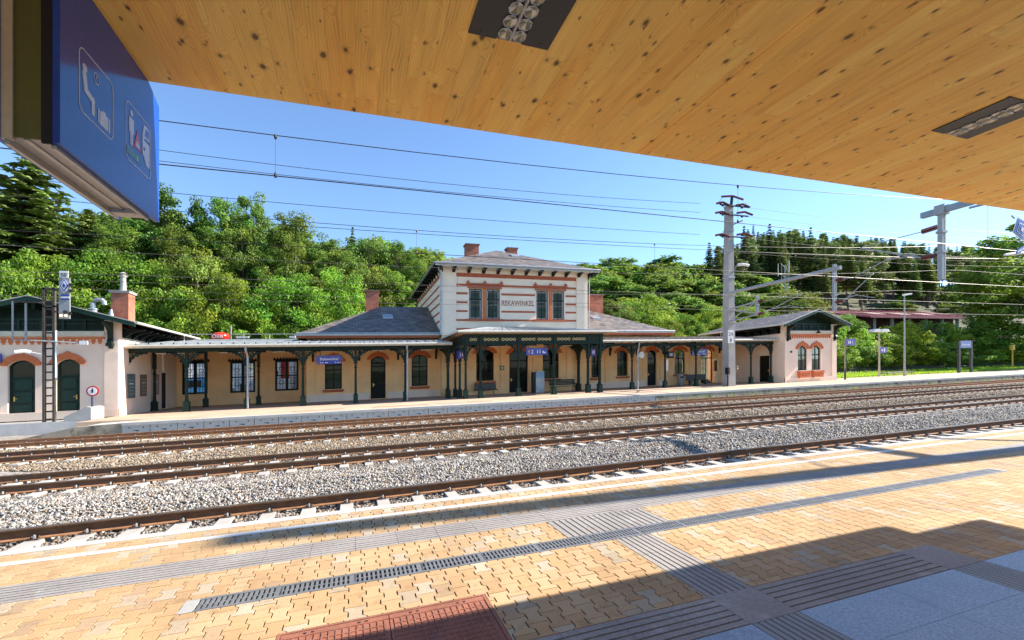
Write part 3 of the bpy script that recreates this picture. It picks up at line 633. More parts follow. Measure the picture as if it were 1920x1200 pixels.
# ================================================================ pavilions
def pavilion(lab, u0, u1, ap, hw, aw, ew_, ops, mirror, vb=40.5):
    root = thing('station_pavilion', lab, 'pavilion', ((u0+u1)/2, 31, 0))
    vf = 30.0; tfF = front(31)
    mb = MB(tfF); wall(mb, u0, u1, 0, 4.66, .35, ops, CREAM2)
    for a in (u0, u1-.62): mb.box(a, a+.62, -.09, 0, 0, 4.2, CREAM2); mb.box(a, a+.62, -.09, .35, 4.66, ew_+ (hw-(ap-a if a < ap else a+.62-ap))*(aw-ew_)/hw-.12, CREAM2)
    mb.box(u0, u1, -.11, 0, 0, .42, CREAM2)
    mb.box(u0+.62, u1-.62, -.1, 0, 4.46, 4.72, CREAMTRIM)
    tfR = (lambda a, d, c: (u1-d, a, c)); tfL = (lambda a, d, c: (u0+d, a, c))
    sops = [(36.88, 38.0, .04, 2.5, 0)] if not mirror else [(32.55, 33.75, .04, 2.55, 0)]
    for tf, o in ((tfR, sops if not mirror else []), (tfL, sops if mirror else [])):
        m2 = MB(tf); wall(m2, 31.35, vb, 0, ew_-.15, .3, o, CREAM2); m2.box(31.35, vb, -.04, 0, 4.15, 4.3, CREAM2)
        for ms in m2.ms: mb.m(ms)
        o_ = len(mb.v); mb.v += m2.v; mb.f += [tuple(i+o_ for i in f) for f in m2.f]; mb.mi += [mb.m(m2.ms[i]) for i in m2.mi]
    mb.box(u0+.3, u1-.3, vb-31-.3, vb-31, 0, ew_-.15, CREAM2); mb.box(u0+.3, u1-.3, .35, vb-31-.3, 4.4, 4.5, CREAM2)
    mb.build('wall', root)
    mb = MB(tfF); mb.box(u0+.62, u1-.62, -.055, 0, 4.30, 4.40, ORANGE); n = 19; s = (u1-u0-1.3)/n
    for k in range(n): mb.box(u0+.66+k*s, u0+.66+k*s+.17, -.055, 0, 4.10, 4.30, ORANGE); mb.box(u0+.70+k*s, u0+.66+k*s+.13, -.05, 0, 4.02, 4.10, ORANGE)
    mb.build('dentil_band', root)
    # timber gable
    rl = lambda a: ew_+(hw-abs(a-ap))*(aw-ew_)/hw-.13
    mb = MB(tfF); a0, a1 = u0+.62, u1-.62
    mb.prism([(a0, 4.72), (a1, 4.72), (a1, rl(a1)), (ap, rl(ap)), (a0, rl(a0))], .10, .16, GREEN)
    mb.box(a0, a1, .03, .10, 4.72, 4.83, GREEN2); mb.box(a0, a1, .03, .10, 5.32, 5.42, GREEN2)
    for k in range(7):
        x = a0+(a1-a0)*k/6; mb.box(x-.06, x+.06, .02, .10, 4.83, 5.32, GREEN2)
    for k in range(60):
        x = a0+.1+(a1-a0-.2)*k/59; mb.box(x-.012, x+.012, .085, .10, 4.83, min(rl(x)-.05, 6.4), GREEN)
    mb.box(a0+.4, a1-.4, .085, .092, 5.12, 5.16, mat('dull_green', (.05, .07, .06), .6)); mb.box(ap-.07, ap+.07, -.6, .10, rl(ap)-.5, rl(ap), GREEN)
    mb.build('timber_gable', root)
    # roof
    rf = MB()
    for sg in (-1, 1):
        e = ap+sg*hw
        rf.slab([(ap, vf, aw), (e, vf, ew_), (e, vb+.1, ew_), (ap, vb-2.0, aw)], .07, SLATEY)
    rf.slab([(ap, vb-2.0, aw), (ap+hw, vb+.1, ew_), (ap-hw, vb+.1, ew_)], .07, SLATEX)
    r_ = rf.build('roof', root)
    mb = MB()
    for sg in (-1, 1):
        e = ap+sg*hw; mb.slab([(ap, vf-.04, aw-.015), (e, vf-.04, ew_-.015), (e, vf+.05, ew_-.015), (ap, vf+.05, aw-.015)], .24, GREEN2)
        mb.slab([(ap, vf-.05, aw+.03), (e, vf-.05, ew_+.03), (e, vf+.06, ew_+.03), (ap, vf+.06, aw+.03)], .045, GUTTER)
    mb.build('bargeboard', root)
    mb = MB()
    for sg in (-1, 1):
        e = ap+sg*hw; mb.slab([(ap, vf+.06, aw-.075), (e-.02*sg, vf+.06, ew_-.075), (e-.02*sg, vb, ew_-.075), (ap, vb-2, aw-.075)], .03, BLACKG if False else GREEN)
    mb.build('soffit', root)
    for sg in (-1, 1):
        mb = MB(); e = ap+sg*hw; wl = u1 if sg > 0 else u0
        mb.path([(e+sg*.06, vf, ew_-.03), (e+sg*.06, vb+.1, ew_-.03)], .075, GUTTER, 8)
        mb.path([(e+sg*.06, vb-3.2, ew_-.05), (e+sg*.06, vb-3.2, ew_-.45), (wl+sg*.12, vb-3.2, ew_-.9), (wl+sg*.12, vb-3.2, 4.2)], .05, GUTTER, 8); mb.build('gutter', root)
    for sg in (-1, 1):
        mb = MB(); wl = u1 if sg > 0 else u0
        for v in np.arange(31.6, vb-.3, .95):
            mb.prism([(wl+sg*.02, ew_-.75), (wl+sg*.02, ew_-.2), (wl+sg*1.0, ew_-.25), (wl+sg*.95, ew_-.34), (wl+sg*.55, ew_-.40), (wl+sg*.25, ew_-.55)], v-.05, v+.05, BLACKG)
        mb.box(wl-.05 if sg > 0 else wl-.02, wl+.02 if sg > 0 else wl+.05, 31.36, vb-.1, ew_-.72, ew_-.16, BLACKG); mb.build('eave_brackets', root)
    for sg in (-1, 1):
        uc = (u1-.31) if sg > 0 else (u0+.31)
        mb = MB(); mb.prism([(30.91, 3.75), (30.91, 5.2), (30.12, 5.2), (30.12, 5.05), (30.45, 4.95), (30.68, 4.7), (30.74, 4.3), (30.66, 4.15), (30.66, 3.95), (30.80, 3.85)], uc-.1, uc+.1, GREEN, 'a'); mb.box(uc-.14, uc+.14, 30.62, 30.91, 3.88, 4.05, GREEN); mb.build('corbel', root)
    return root, tfF, tfL if mirror else tfR
lops = [(-17.18, -16.06, .08, 3.20, .30), (-15.19, -14.17, .08, 3.22, .30), (-19.0, -18.2, 1.0, 3.2, .28)]
LP, tfF, tfS = pavilion('cream pavilion with two dark green panelled doors and green timber gable, nearest the ladder mast', -19.24, -12.44, -15.84, 4.51, 6.45, 5.12, lops, False)
for o in lops[:2]: door(LP, tfF, o, GREEN, ORANGE, glassfrom=.70, trans=.71, panels=3, mull=0, handle='l' if o[0] < -16 else 'r')
window(LP, tfF, lops[2])
door(LP, tfS, (36.88, 38.0, .04, 2.5, 0), BLACKG, None, glassfrom=.97, trans=0, panels=1)
def chimney(root, u0, u1, v0, v1, w0, w1, pot=False):
    mb = MB(); mb.box(u0, u1, v0, v1, w0, w1-.14, BRICK); mb.box(u0-.07, u1+.07, v0-.07, v1+.07, w1-.14, w1-.04, CONCRETE if pot else BRICK); mb.box(u0-.10, u1+.10, v0-.10, v1+.10, w1-.04, w1, CONCRETE)
    c = mb.build('chimney', root)
    if pot:
        mb = MB(); x, y = (u0+u1)/2, (v0+v1)/2; mb.lathe((x, y, w1), [(.2, 0), (.17, .15), (.14, .9), (.2, .95), (.2, 1.02), (.12, 1.02), (.12, 1.12), (.22, 1.16), (.05, 1.25)], CONCRETE); mb.build('chimney_pot', c)
    return c
chimney(LP, -14.3, -13.4, 34.6, 35.5, 5.2, 7.6, True)
mb = MB(); x, y = -14.55, 33.2
mb.lathe((x, y, 5.7), [(.18, 0), (.18, .5), (.23, .52), (.23, .58), (.18, .6)], ZINC); mb.path([(x, y, 6.25), (x, y, 6.6), (x+.08, y, 6.74), (x+.22, y, 6.8), (x+.42, y, 6.78), (x+.52, y, 6.66), (x+.54, y, 6.5)], .12, ZINC, 10); mb.build('vent_pipe', LP, smooth=False)
mb = MB(); mb.lathe((-13.75, 33.3, 5.5), [(.11, 0), (.10, .35), (.14, .37), (.10, .55), (.06, .75)], ZINC); mb.build('vent_stub', LP)
for i, (a, b, M, c0, c1) in enumerate(((31.87, 32.8, mat('teal_notice', (.06, .13, .13), .3, .2, 6), .95, 2.35), (33.57, 34.39, mat('brown_notice', (.20, .12, .07), .4, .2, 4), 1.0, 2.33), (35.58, 36.26, mat('pink_notice', (.42, .25, .20), .5, .2, 4), 1.05, 2.35))):
    tt = thing('notice_case', ['teal notice case, first from the platform end of the pavilion side wall', 'brown notice case in the middle of the pavilion side wall', 'pinkish notice case beside the dark door of the pavilion side wall'][i], 'notice case', (-12.4, (a+b)/2, c0))
    mb = MB(tfS); mb.box(a, b, -.07, -.005, c0, c1, mat('case_frame', (.12, .11, .10), .5)); mb.build('frame', tt)
    mb = MB(tfS); mb.box(a+.05, b-.05, -.08, -.07, c0+.05, c1-.05, M)
    for k in range(5): mb.box(a+.12, b-.15-.1*(k % 2), -.083, -.08, c0+.2+k*.2, c0+.26+k*.2, WHITE if k == 3 else GREYP)
    mb.build('notice', tt)
rops = [(38.69, 39.83, 1.05, 3.34, .32), (40.45, 41.6, 1.05, 3.34, .32)]
RP, tfF2, tfS2 = pavilion('cream pavilion with paired arched windows and orange flower troughs, beyond the concrete mast', 36.98, 43.61, 40.08, 4.24, 6.6, 5.24, rops, True)
for o in rops: window(RP, tfF2, o, sill=None, fm=BLACKG, bars=2, d=.1)
door(RP, tfS2, (32.55, 33.75, .04, 2.55, 0), BLACKG, None, glassfrom=.97, trans=0)
for i, o in enumerate(rops):
    t = thing('flower_trough', ['orange flower trough under the left of the right pavilion\'s two windows', 'orange flower trough under the right of the right pavilion\'s two windows'][i], 'planter', ((o[0]+o[1])/2, 30.85, .6))
    mb = MB(tfF2); mb.box(o[0]-.12, o[1]+.12, -.30, -.02, .82, 1.0, ORANGE); mb.prism([(o[0]-.04, .36), (o[1]+.04, .36), (o[1]+.10, .82), (o[0]-.10, .82)], -.26, -.02, ORANGE); mb.box(o[0]-.05, o[1]+.05, -.28, -.02, .28, .36, CREAM2); mb.build('trough', t)
    mb = MB(tfF2); mb.box(o[0]-.08, o[1]+.08, -.26, -.05, .99, 1.02, WHITE); mb.build('inner_sheet', t)
mb = MB(tfF2); mb.box(37.35, 37.95, -.03, -.004, 2.7, 2.88, BLACK); tag(mb.build('wall_sign', anchor=(37.6, 31, 2.8)), 'small black nameplate on the pale wall left of the paired windows', 'sign')
mb = MB(tfF2); mb.path([(40.6, -.05, 4.85), (40.6, -.35, 4.75), (40.6, -.5, 4.62)], .03, BLACK); mb.taper((40.6, -.55), (.16, .16), (.05, .05), 4.45, 4.65, BLACK); mb.path([(41.2, -.05, 4.7), (41.2, -.25, 4.7)], .03, STEEL); mb.lathe((41.2, -.3, 4.62), [(.02, 0), (.10, .05), (.02, .16)], WHITE); tag(mb.build('wall_lamp', anchor=(40.6, 31, 4.6)), 'black spotlight and small white globe under the right pavilion gable', 'lamp')

# ================================================================ main building
SB = thing('station_building', 'two storey cream station house with red stripes, low hipped slate wings and brick chimneys', 'station', (13, 36, 0))
tfM = front(36); tfW = front(37)
gops = [(9.35, 10.85, 1.11, 3.70, .35), (12.2, 13.88, .04, 3.66, .40), (15.25, 16.76, 1.12, 3.64, .35)]
uops = [(8.74, 9.84, 6.21, 8.68, 0), (10.22, 11.38, 6.21, 8.68, 0), (14.63, 15.75, 6.21, 8.68, 0), (16.14, 17.28, 6.21, 8.68, 0)]
mb = MB(tfM); wall(mb, 6.5, 19.5, 0, 5.1, .35, gops, CREAM)
wall(mb, 6.5, 19.5, 5.1, 10.42, .35, uops, UPPER)
mb.box(6.5, 7.66, -.12, 0, 4.9, 10.42, UPPER); mb.box(18.42, 19.5, -.12, 0, 4.9, 10.42, UPPER); mb.box(7.66, 18.42, -.12, 0, 9.93, 10.42, UPPER)
for a in ((6.5, 7.2), (8.0, 8.5), (11.4, 11.75), (14.3, 14.65), (17.5, 18.0), (18.8, 19.5)): mb.box(a[0], a[1], -.08, 0, 0, 4.9, CREAM)
mb.box(6.5, 12.1, -.1, 0, 0, .5, CREAM); mb.box(14.0, 19.5, -.1, 0, 0, .5, CREAM)
for uu in ((6.5, 6.8), (19.2, 19.5)): mb.box(uu[0], uu[1], .35, 15.7, 0, 10.42, UPPER)
mb.box(6.8, 19.2, 15.4, 15.7, 0, 10.42, UPPER)
mb.build('wall', SB)
mb = MB(tfM)
for c0, c1 in ((9.62, 9.92), (8.88, 9.05), (6.04, 6.19), (5.33, 5.46)): mb.box(7.67, 18.41, -.03, .0, c0, c1, RED)
for c0, c1 in ((8.19, 8.35), (7.47, 7.63), (6.76, 6.91)):
    mb.box(7.67, 8.62, -.02, 0, c0, c1, RED); mb.box(17.40, 18.41, -.02, 0, c0, c1, RED)
    if c0 > 8 or c0 < 7: mb.box(11.5, 14.52, -.02, 0, c0, c1, RED)
for k in range(44): mb.box(7.72+k*.243, 7.72+k*.243+.16, -.05, -.03, 9.66, 9.80, RED)
for c0, c1 in ((9.62, 9.92), (8.88, 9.05), (8.19, 8.35), (7.47, 7.63), (6.76, 6.91), (6.04, 6.19), (5.33, 5.46)):
    mb.box(6.47, 6.5, .9, 15.0, c0, c1, RED); mb.box(19.5, 19.53, .9, 15.0, c0, c1, RED)
mb.build('brick_bands', SB)
for a0, a1, m0, m1 in ((8.66, 11.46, 9.84, 10.22), (14.55, 17.36, 15.75, 16.14)):
    mb = MB(tfM); mb.box(m0+.04, m1-.04, -.06, .1, 6.19, 8.70, ORANGE); mb.box(a0-.05, a1+.05, -.08, 0, 8.70, 9.10, RED); mb.box(a0-.05, a1+.05, -.12, -.08, 9.02, 9.12, RED)
    for k in range(22): mb.box(a0+.05+k*.122, a0+.05+k*.122+.07, -.1, -.08, 8.74, 8.98, RED)
    for x in (a0-.02, (a0+a1)/2, a1+.02): mb.prism([(x-.13, 8.95), (x+.13, 8.95), (x+.13, 9.18), (x+.05, 9.28), (x, 9.36), (x-.05, 9.28), (x-.13, 9.18)], -.15, 0, RED)
    mb.box(a0-.15, a1+.15, -.15, 0, 6.05, 6.2, RED); mb.build('window_surround', SB)
mb = MB(tfM); mb.text('REKAWINKEL', 12.97, -.004, 7.37, .60, mat('red_lettering', (.30, .05, .03), .7), 'CENTER', .02, sx=.80); mb.build('lettering', SB)
for o in uops: window(SB, tfM, o, sill=None, hd=None, mull=1, trans=.66, bars=1, fm=GREEN, d=.14, cur=True, inner=WHITE)
window(SB, tfM, gops[0], cur=False); window(SB, tfM, gops[2], cur=.45)
door(SB, tfM, gops[1], BLACKG, ORANGE, glassfrom=.35, trans=.74, mull=1)
# wings
lw = [(-2.18, -.98, .92, 3.24, .25), (1.13, 2.25, .04, 3.34, .28), (4.27, 5.55, .90, 3.41, .28)]
rw_ = [(20.51, 21.3, 1.03, 3.40, .22), (23.22, 24.38, 1.09, 3.48, .28), (26.58, 27.62, .04, 3.48, .26)]
for u0, u1, ops_, pil, pl, a, bk in ((-3.44, 6.5, lw, ((-3.44, -2.85), (-.35, .4), (2.85, 3.5), (6.1, 6.5)), ((-3.44, 1.0), (2.4, 6.5)), -3.44, (-3.14, 6.5)), (19.5, 28.6, rw_, ((19.5, 19.9), (21.9, 22.4), (25.1, 25.6), (28.0, 28.6)), ((19.5, 26.4), (27.8, 28.6)), 28.3, (19.5, 28.3))):
    mb = MB(tfW); wall(mb, u0, u1, 0, 4.9, .35, ops_, CREAM)
    for p_, q_ in pil: mb.box(p_, q_, -.07, 0, 0, 4.9, CREAM)
    for p_, q_ in pl: mb.box(p_, q_, -.10, 0, 0, .55, CREAM2)
    mb.box(a, a+.3, .35, 12.2, 0, 4.9, CREAM); mb.box(bk[0], bk[1], 11.9, 12.2, 0, 4.9, CREAM); mb.build('wing_wall', SB)
window(SB, tfW, lw[0]); window(SB, tfW, lw[2]); door(SB, tfW, lw[1], BLACKG, ORANGE, glassfrom=.34, trans=.76, mull=0)
window(SB, tfW, rw_[0]); window(SB, tfW, rw_[1], cur=.62); door(SB, tfW, rw_[2], BLACKG, ORANGE, glassfrom=.36, trans=.76)
# roofs
EV, RV = 36.15, 43.2
mb = MB(); A, B, C, D = (-4.05, EV, 5.06), (-4.05, 50.0, 5.06), (2.25, RV, 8.2), (6.45, RV, 8.2)
mb.slab([A, (6.45, EV, 5.06), D, C], .08, SLATEX); mb.slab([B, C, D, (6.45, 50.0, 5.06)], .08, SLATEX); mb.slab([A, C, B], .08, SLATEY); mb.build('wing_roof', SB); mb = MB()
A2, B2, C2, D2 = (29.05, EV, 5.22), (29.05, 50.0, 5.22), (22.9, RV, 8.3), (19.55, RV, 8.3)
mb.slab([(19.55, EV, 5.22), A2, C2, D2], .08, SLATEX); mb.slab([C2, B2, (19.55, 50, 5.22), D2], .08, SLATEX); mb.slab([A2, B2, C2], .08, SLATEY); mb.build('wing_roof', SB)
for a, b, w in ((-4.05, 6.4, 5.06), (19.6, 29.05, 5.22)):
    mb = MB(); mb.box(a+.05, b-.05, EV+.02, EV+.10, w-.34, w-.10, RED); mb.box(a, b, EV-.06, EV+.02, w-.16, w+.02, GUTTER); mb.path([(a, EV-.05, w+.02), (b, EV-.05, w+.02)], .06, ZINC, 8); mb.box(a+.1, b, EV+.1, 37, w-.2, w-.12, BLACKG)
    e = a if a < 0 else b; sg = -1 if a < 0 else 1
    mb.box(min(e, e-sg*.08), max(e, e-sg*.08), EV+.1, 50, w-.34, w-.1, RED); mb.box(min(e, e-sg*.9), max(e, e-sg*.9), 37.0, 49.9, w-.2, w-.12, BLACKG)
    mb.box(min(e, e+sg*.05), max(e, e+sg*.05), EV, 50, w-.12, w+.03, GUTTER); mb.build('wing_eave', SB)
mb = MB(); E0, E1, V0, V1, we = 5.84, 20.25, 35.1, 51.6, 10.47; R0, R1, wr = (13.05, 42.3), (13.05, 44.4), 13.72
c = [(E0, V0, we), (E1, V0, we), (E1, V1, we), (E0, V1, we)]; r0, r1 = (*R0, wr), (*R1, wr)
mb.slab([c[0], c[1], r0], .09, SLATEX); mb.slab([c[1], c[2], r1, r0], .09, SLATEY); mb.slab([c[2], c[3], r1], .09, SLATEX); mb.slab([c[3], c[0], r0, r1], .09, SLATEY); mb.build('main_roof', SB)
mb = MB()
mb.path([(E0-.05, V0-.07, we-.02), (E1+.05, V0-.07, we-.02)], .085, ZINC, 8); mb.box(E0, E1, V0-.02, V0+.03, we-.22, we-.06, GUTTER); mb.path([(E0-.07, V0, we-.02), (E0-.07, V1, we-.02)], .085, ZINC, 8); mb.path([(E1+.07, V0, we-.02), (E1+.07, V1, we-.02)], .085, ZINC, 8)
mb.path([(E0+.25, V0+.02, we-.12), (6.2, 35.55, we-.45), (6.42, 35.8, we-.8), (6.42, 35.82, 4.9)], .07, ZINC, 8); mb.path([(E0+.1, 50.6, we-.1), (6.4, 50.4, we-.6), (6.4, 50.4, 6)], .06, BLACKG, 8); mb.path([(19.62, 35.6, we-.3), (19.62, 35.8, we-.8), (19.62, 35.8, 5.2)], .05, ZINC, 8)
mb.build('gutter', SB)
mb = MB(); mb.box(6.3, 19.7, V0+.05, 35.86, we-.20, we-.11, CREAMTRIM)
for k in range(12):
    x = 6.2+k*1.24; mb.prism([(35.9, we-.55), (35.9, we-.2), (V0+.06, we-.2), (V0+.06, we-.3), (35.45, we-.36)], x-.12, x+.12, BLACKG, 'a')
for k in range(15):
    y = 35.6+k*1.12; mb.prism([(6.52, we-.6), (6.52, we-.12), (E0+.02, we-.12), (E0+.02, we-.24), (6.3, we-.3)], y-.1, y+.1, BLACKG); mb.prism([(19.48, we-.6), (19.48, we-.12), (E1-.02, we-.12), (E1-.02, we-.24), (19.7, we-.3)], y-.1, y+.1, BLACKG)
for (a, b) in ((E0+.03, 6.5), (19.5, E1-.03)): mb.box(a, b, V0+.05, V1-.05, we-.115, we-.095, BLACKG)
mb.build('eave_brackets', SB)
chimney(SB, .9, 2.05, 43.6, 44.6, 7.4, 9.75); chimney(SB, 23.6, 25.0, 42.6, 43.6, 7.2, 9.75); chimney(SB, 9.75, 10.95, 41.2, 42.1, 12.0, 13.9); chimney(SB, 14.0, 15.0, 41.8, 42.6, 12.6, 13.95)
def skylight(u, v, w, su, sv, slope):
    mb = MB(); mb.slab([(u, v, w+.10), (u+su, v, w+.10), (u+su, v+sv, w+.10+sv*slope), (u, v+sv, w+.10+sv*slope)], .16, ZINC); k = mb.build('skylight', SB)
    mb = MB(); mb.slab([(u+.08, v+.08, w+.13), (u+su-.08, v+.08, w+.13), (u+su-.08, v+sv-.08, w+.13+(sv-.16)*slope), (u+.08, v+sv-.08, w+.13+(sv-.16)*slope)], .02, mat('skylight_glass', (.05, .09, .14), .06, .02, spec=.8)); mb.build('pane', k)
sl_ = (8.2-5.06)/(RV-EV); skylight(2.2, EV+3.6, 5.06+3.6*sl_, .85, .9, sl_); skylight(22.2, EV+3.4, 5.22+3.4*sl_, .8, .9, sl_)
sm = (wr-we)/(42.3-V0); skylight(13.6, V0+4.2, we+4.2*sm, .9, .9, sm)
mb = MB(); mb.lathe((21.6, 49, 7.0), [(1.6, 0), (1.5, 3.2), (1.0, 4.3), (.12, 5.4), (.08, 6.2)], SLATEX, 8); mb.build('turret', SB)

# ================================================================ link walls
def leaded(mb, a0, a1, c0, c1, d, M):
    t = .014
    for k in range(1, 3): x = a0+(a1-a0)*k/3; mb.box(x-t, x+t, d, d+.02, c0, c1, M)
    n = max(2, int((c1-c0)/.42))
    for k in range(1, n): z = c0+(c1-c0)*k/n; mb.box(a0, a1, d+.002, d+.018, z-t, z+t, M)
    for k in range(n//2): mb.ring(((a0+a1)/2, d+.01, c0+(c1-c0)*(k+.5)/(n//2)), min((a1-a0)*.3, .16), .014, M, 12, 4)
AL = thing('arcade_wall', 'ochre back wall of the left veranda with three leaded windows open to the street', 'wall', (-7.9, 39.5, 0))
tfA = front(39.5); aops = [(-12.05, -10.45, .9, 3.28, 0), (-8.97, -7.3, .88, 3.24, 0), (-5.92, -4.27, .9, 3.28, 0)]
mb = MB(tfA); wall(mb, -12.42, -3.46, 0, 4.55, .3, aops, CREAM); mb.build('wall', AL)
for o in aops:
    mb = MB(tfA); frame(mb, *o, -.02, BLACKG, bw=.13, mull=0, trans=.5, th=.14); m_ = (o[0]+o[1])/2; mb.box(m_-.09, m_+.09, -.03, .12, o[2]+.1, o[3]-.1, BLACKG)
    for a, b in ((o[0]+.13, m_-.09), (m_+.09, o[1]-.13)): leaded(mb, a, b, o[2]+.13, o[3]-.13, .03, BLACKG)
    mb.box(o[0]-.12, o[1]+.12, -.1, 0, o[3], o[3]+.1, BLACKG)
    for k in range(9): x = o[0]-.05+(o[1]-o[0]+.1)*k/8; mb.prism([(x-.09, o[3]+.1), (x+.09, o[3]+.1), (x, o[3]+.24)], -.09, -.03, BLACKG)
    w = mb.build('window', AL); mb = MB(tfA); pane(mb, o[0]+.1, o[1]-.1, o[2]+.1, o[3]-.1, 0, .08, CLEAR); mb.build('pane', w)
AR = thing('arcade_wall', 'ochre back wall of the right veranda with an open arched doorway onto greenery', 'wall', (32.7, 37, 0))
rops2 = [(29.75, 31.0, 1.08, 3.5, .28), (32.95, 34.4, .04, 3.56, .34), (35.75, 36.55, 1.05, 3.5, .22)]
mb = MB(tfW); wall(mb, 28.6, 36.98, 0, 4.5, .32, rops2, CREAM)
for a, b in ((31.5, 32.0), (35.0, 35.3)): mb.box(a, b, -.06, 0, 0, 4.5, CREAM)
mb.build('wall', AR)
window(AR, tfW, rops2[0], cur=.6, glass=CLEAR); window(AR, tfW, rops2[2], cur=False)
o = rops2[1]; mb = MB(tfW); frame(mb, *o, .1, BLACKG, bw=.08, mull=0, trans=.72)
leaded(mb, o[0]+.08, (o[0]+o[1])/2, o[2]+(o[3]-o[2])*.74, o[3]-.1, .13, BLACKG); leaded(mb, (o[0]+o[1])/2, o[1]-.08, o[2]+(o[3]-o[2])*.74, o[3]-.1, .13, BLACKG)
m_ = (o[0]+o[1])/2; mb.box(o[0]+.08, m_, .11, .16, .06, .95, BLACKG); mb.box(m_-.06, m_, .11, .16, .95, 2.55, BLACKG); leaded(mb, o[0]+.08, m_-.06, .95, 2.5, .12, BLACKG); dd = mb.build('door', AR)
mb = MB(tfW); hood(mb, o[0], o[1], o[3]-o[4], o[4], ORANGE); mb.build('hood', dd)
mb = MB(tfW); mb.box(34.42, 34.48, -.75, -.05, .06, 2.5, CREAMTRIM); mb.box(34.41, 34.49, -.62, -.18, 1.2, 2.3, BLACKG); mb.build('open_leaf', dd)

# ================================================================ verandas
def column_mb(br=True, top=3.62, lb=1, rb=1, plain=False):
    mb = MB(); M = GREEN; B = GREEN if plain else GREEN2
    mb.box(-.17, .17, -.17, .17, 0, .10, B); mb.box(-.145, .145, -.145, .145, .10, .52, B); mb.box(-.165, .165, -.165, .165, .52, .58, B)
    mb.lathe((0, 0, .58), [(.13, 0), (.12, .06), (.085, .12), (.082, .6), (.075, 1.75), (.10, 1.78), (.10, 1.84), (.075, 1.88), (.07, 2.1), (.12, 2.16), (.12, 2.22)], B if False else M, 8)
    mb.box(-.085, .085, -.085, .085, 2.78, top, M)
    if br:
        for sg in ([-1] if lb else [])+([1] if rb else []):
            h = top-2.62; L = .98; n = 7
            cur = [(.085+L*(1-cos(pi/2*k/n)), 2.62+h*.93*sin(pi/2*k/n)) for k in range(n+1)]
            pts = []
            for k, (a, b) in enumerate(cur):
                pts.append((a, b))
                if k < n: a2, b2 = cur[k+1]; pts.append(((a+a2)/2+.035, (b+b2)/2-.05))
            o = [(x, z) for x, z in pts]; inn = [(max(x-.13, .085), min(z+.13, top)) for x, z in pts]
            for q in range(len(o)-1):
                qs = [o[q], o[q+1], inn[q+1], inn[q]]; mb.prism([(sg*x, z) for x, z in qs], -.035, .035, M)
            mb.box(min(sg*.085, sg*(L+.085)), max(sg*.085, sg*(L+.085)), -.035, .035, top-.09, top, M)
            mb.ring((sg*.30, 0, top-.27), .13, .035, M, 12, 5); mb.ring((sg*.20, 0, top-.53), .07, .03, M, 10, 5); mb.ring((sg*.56, 0, top-.19), .07, .028, M, 10, 5)
            mb.prism([(sg*.085, 2.75), (sg*.085, 3.0), (sg*.16, 3.0)], -.03, .03, M)
    return mb
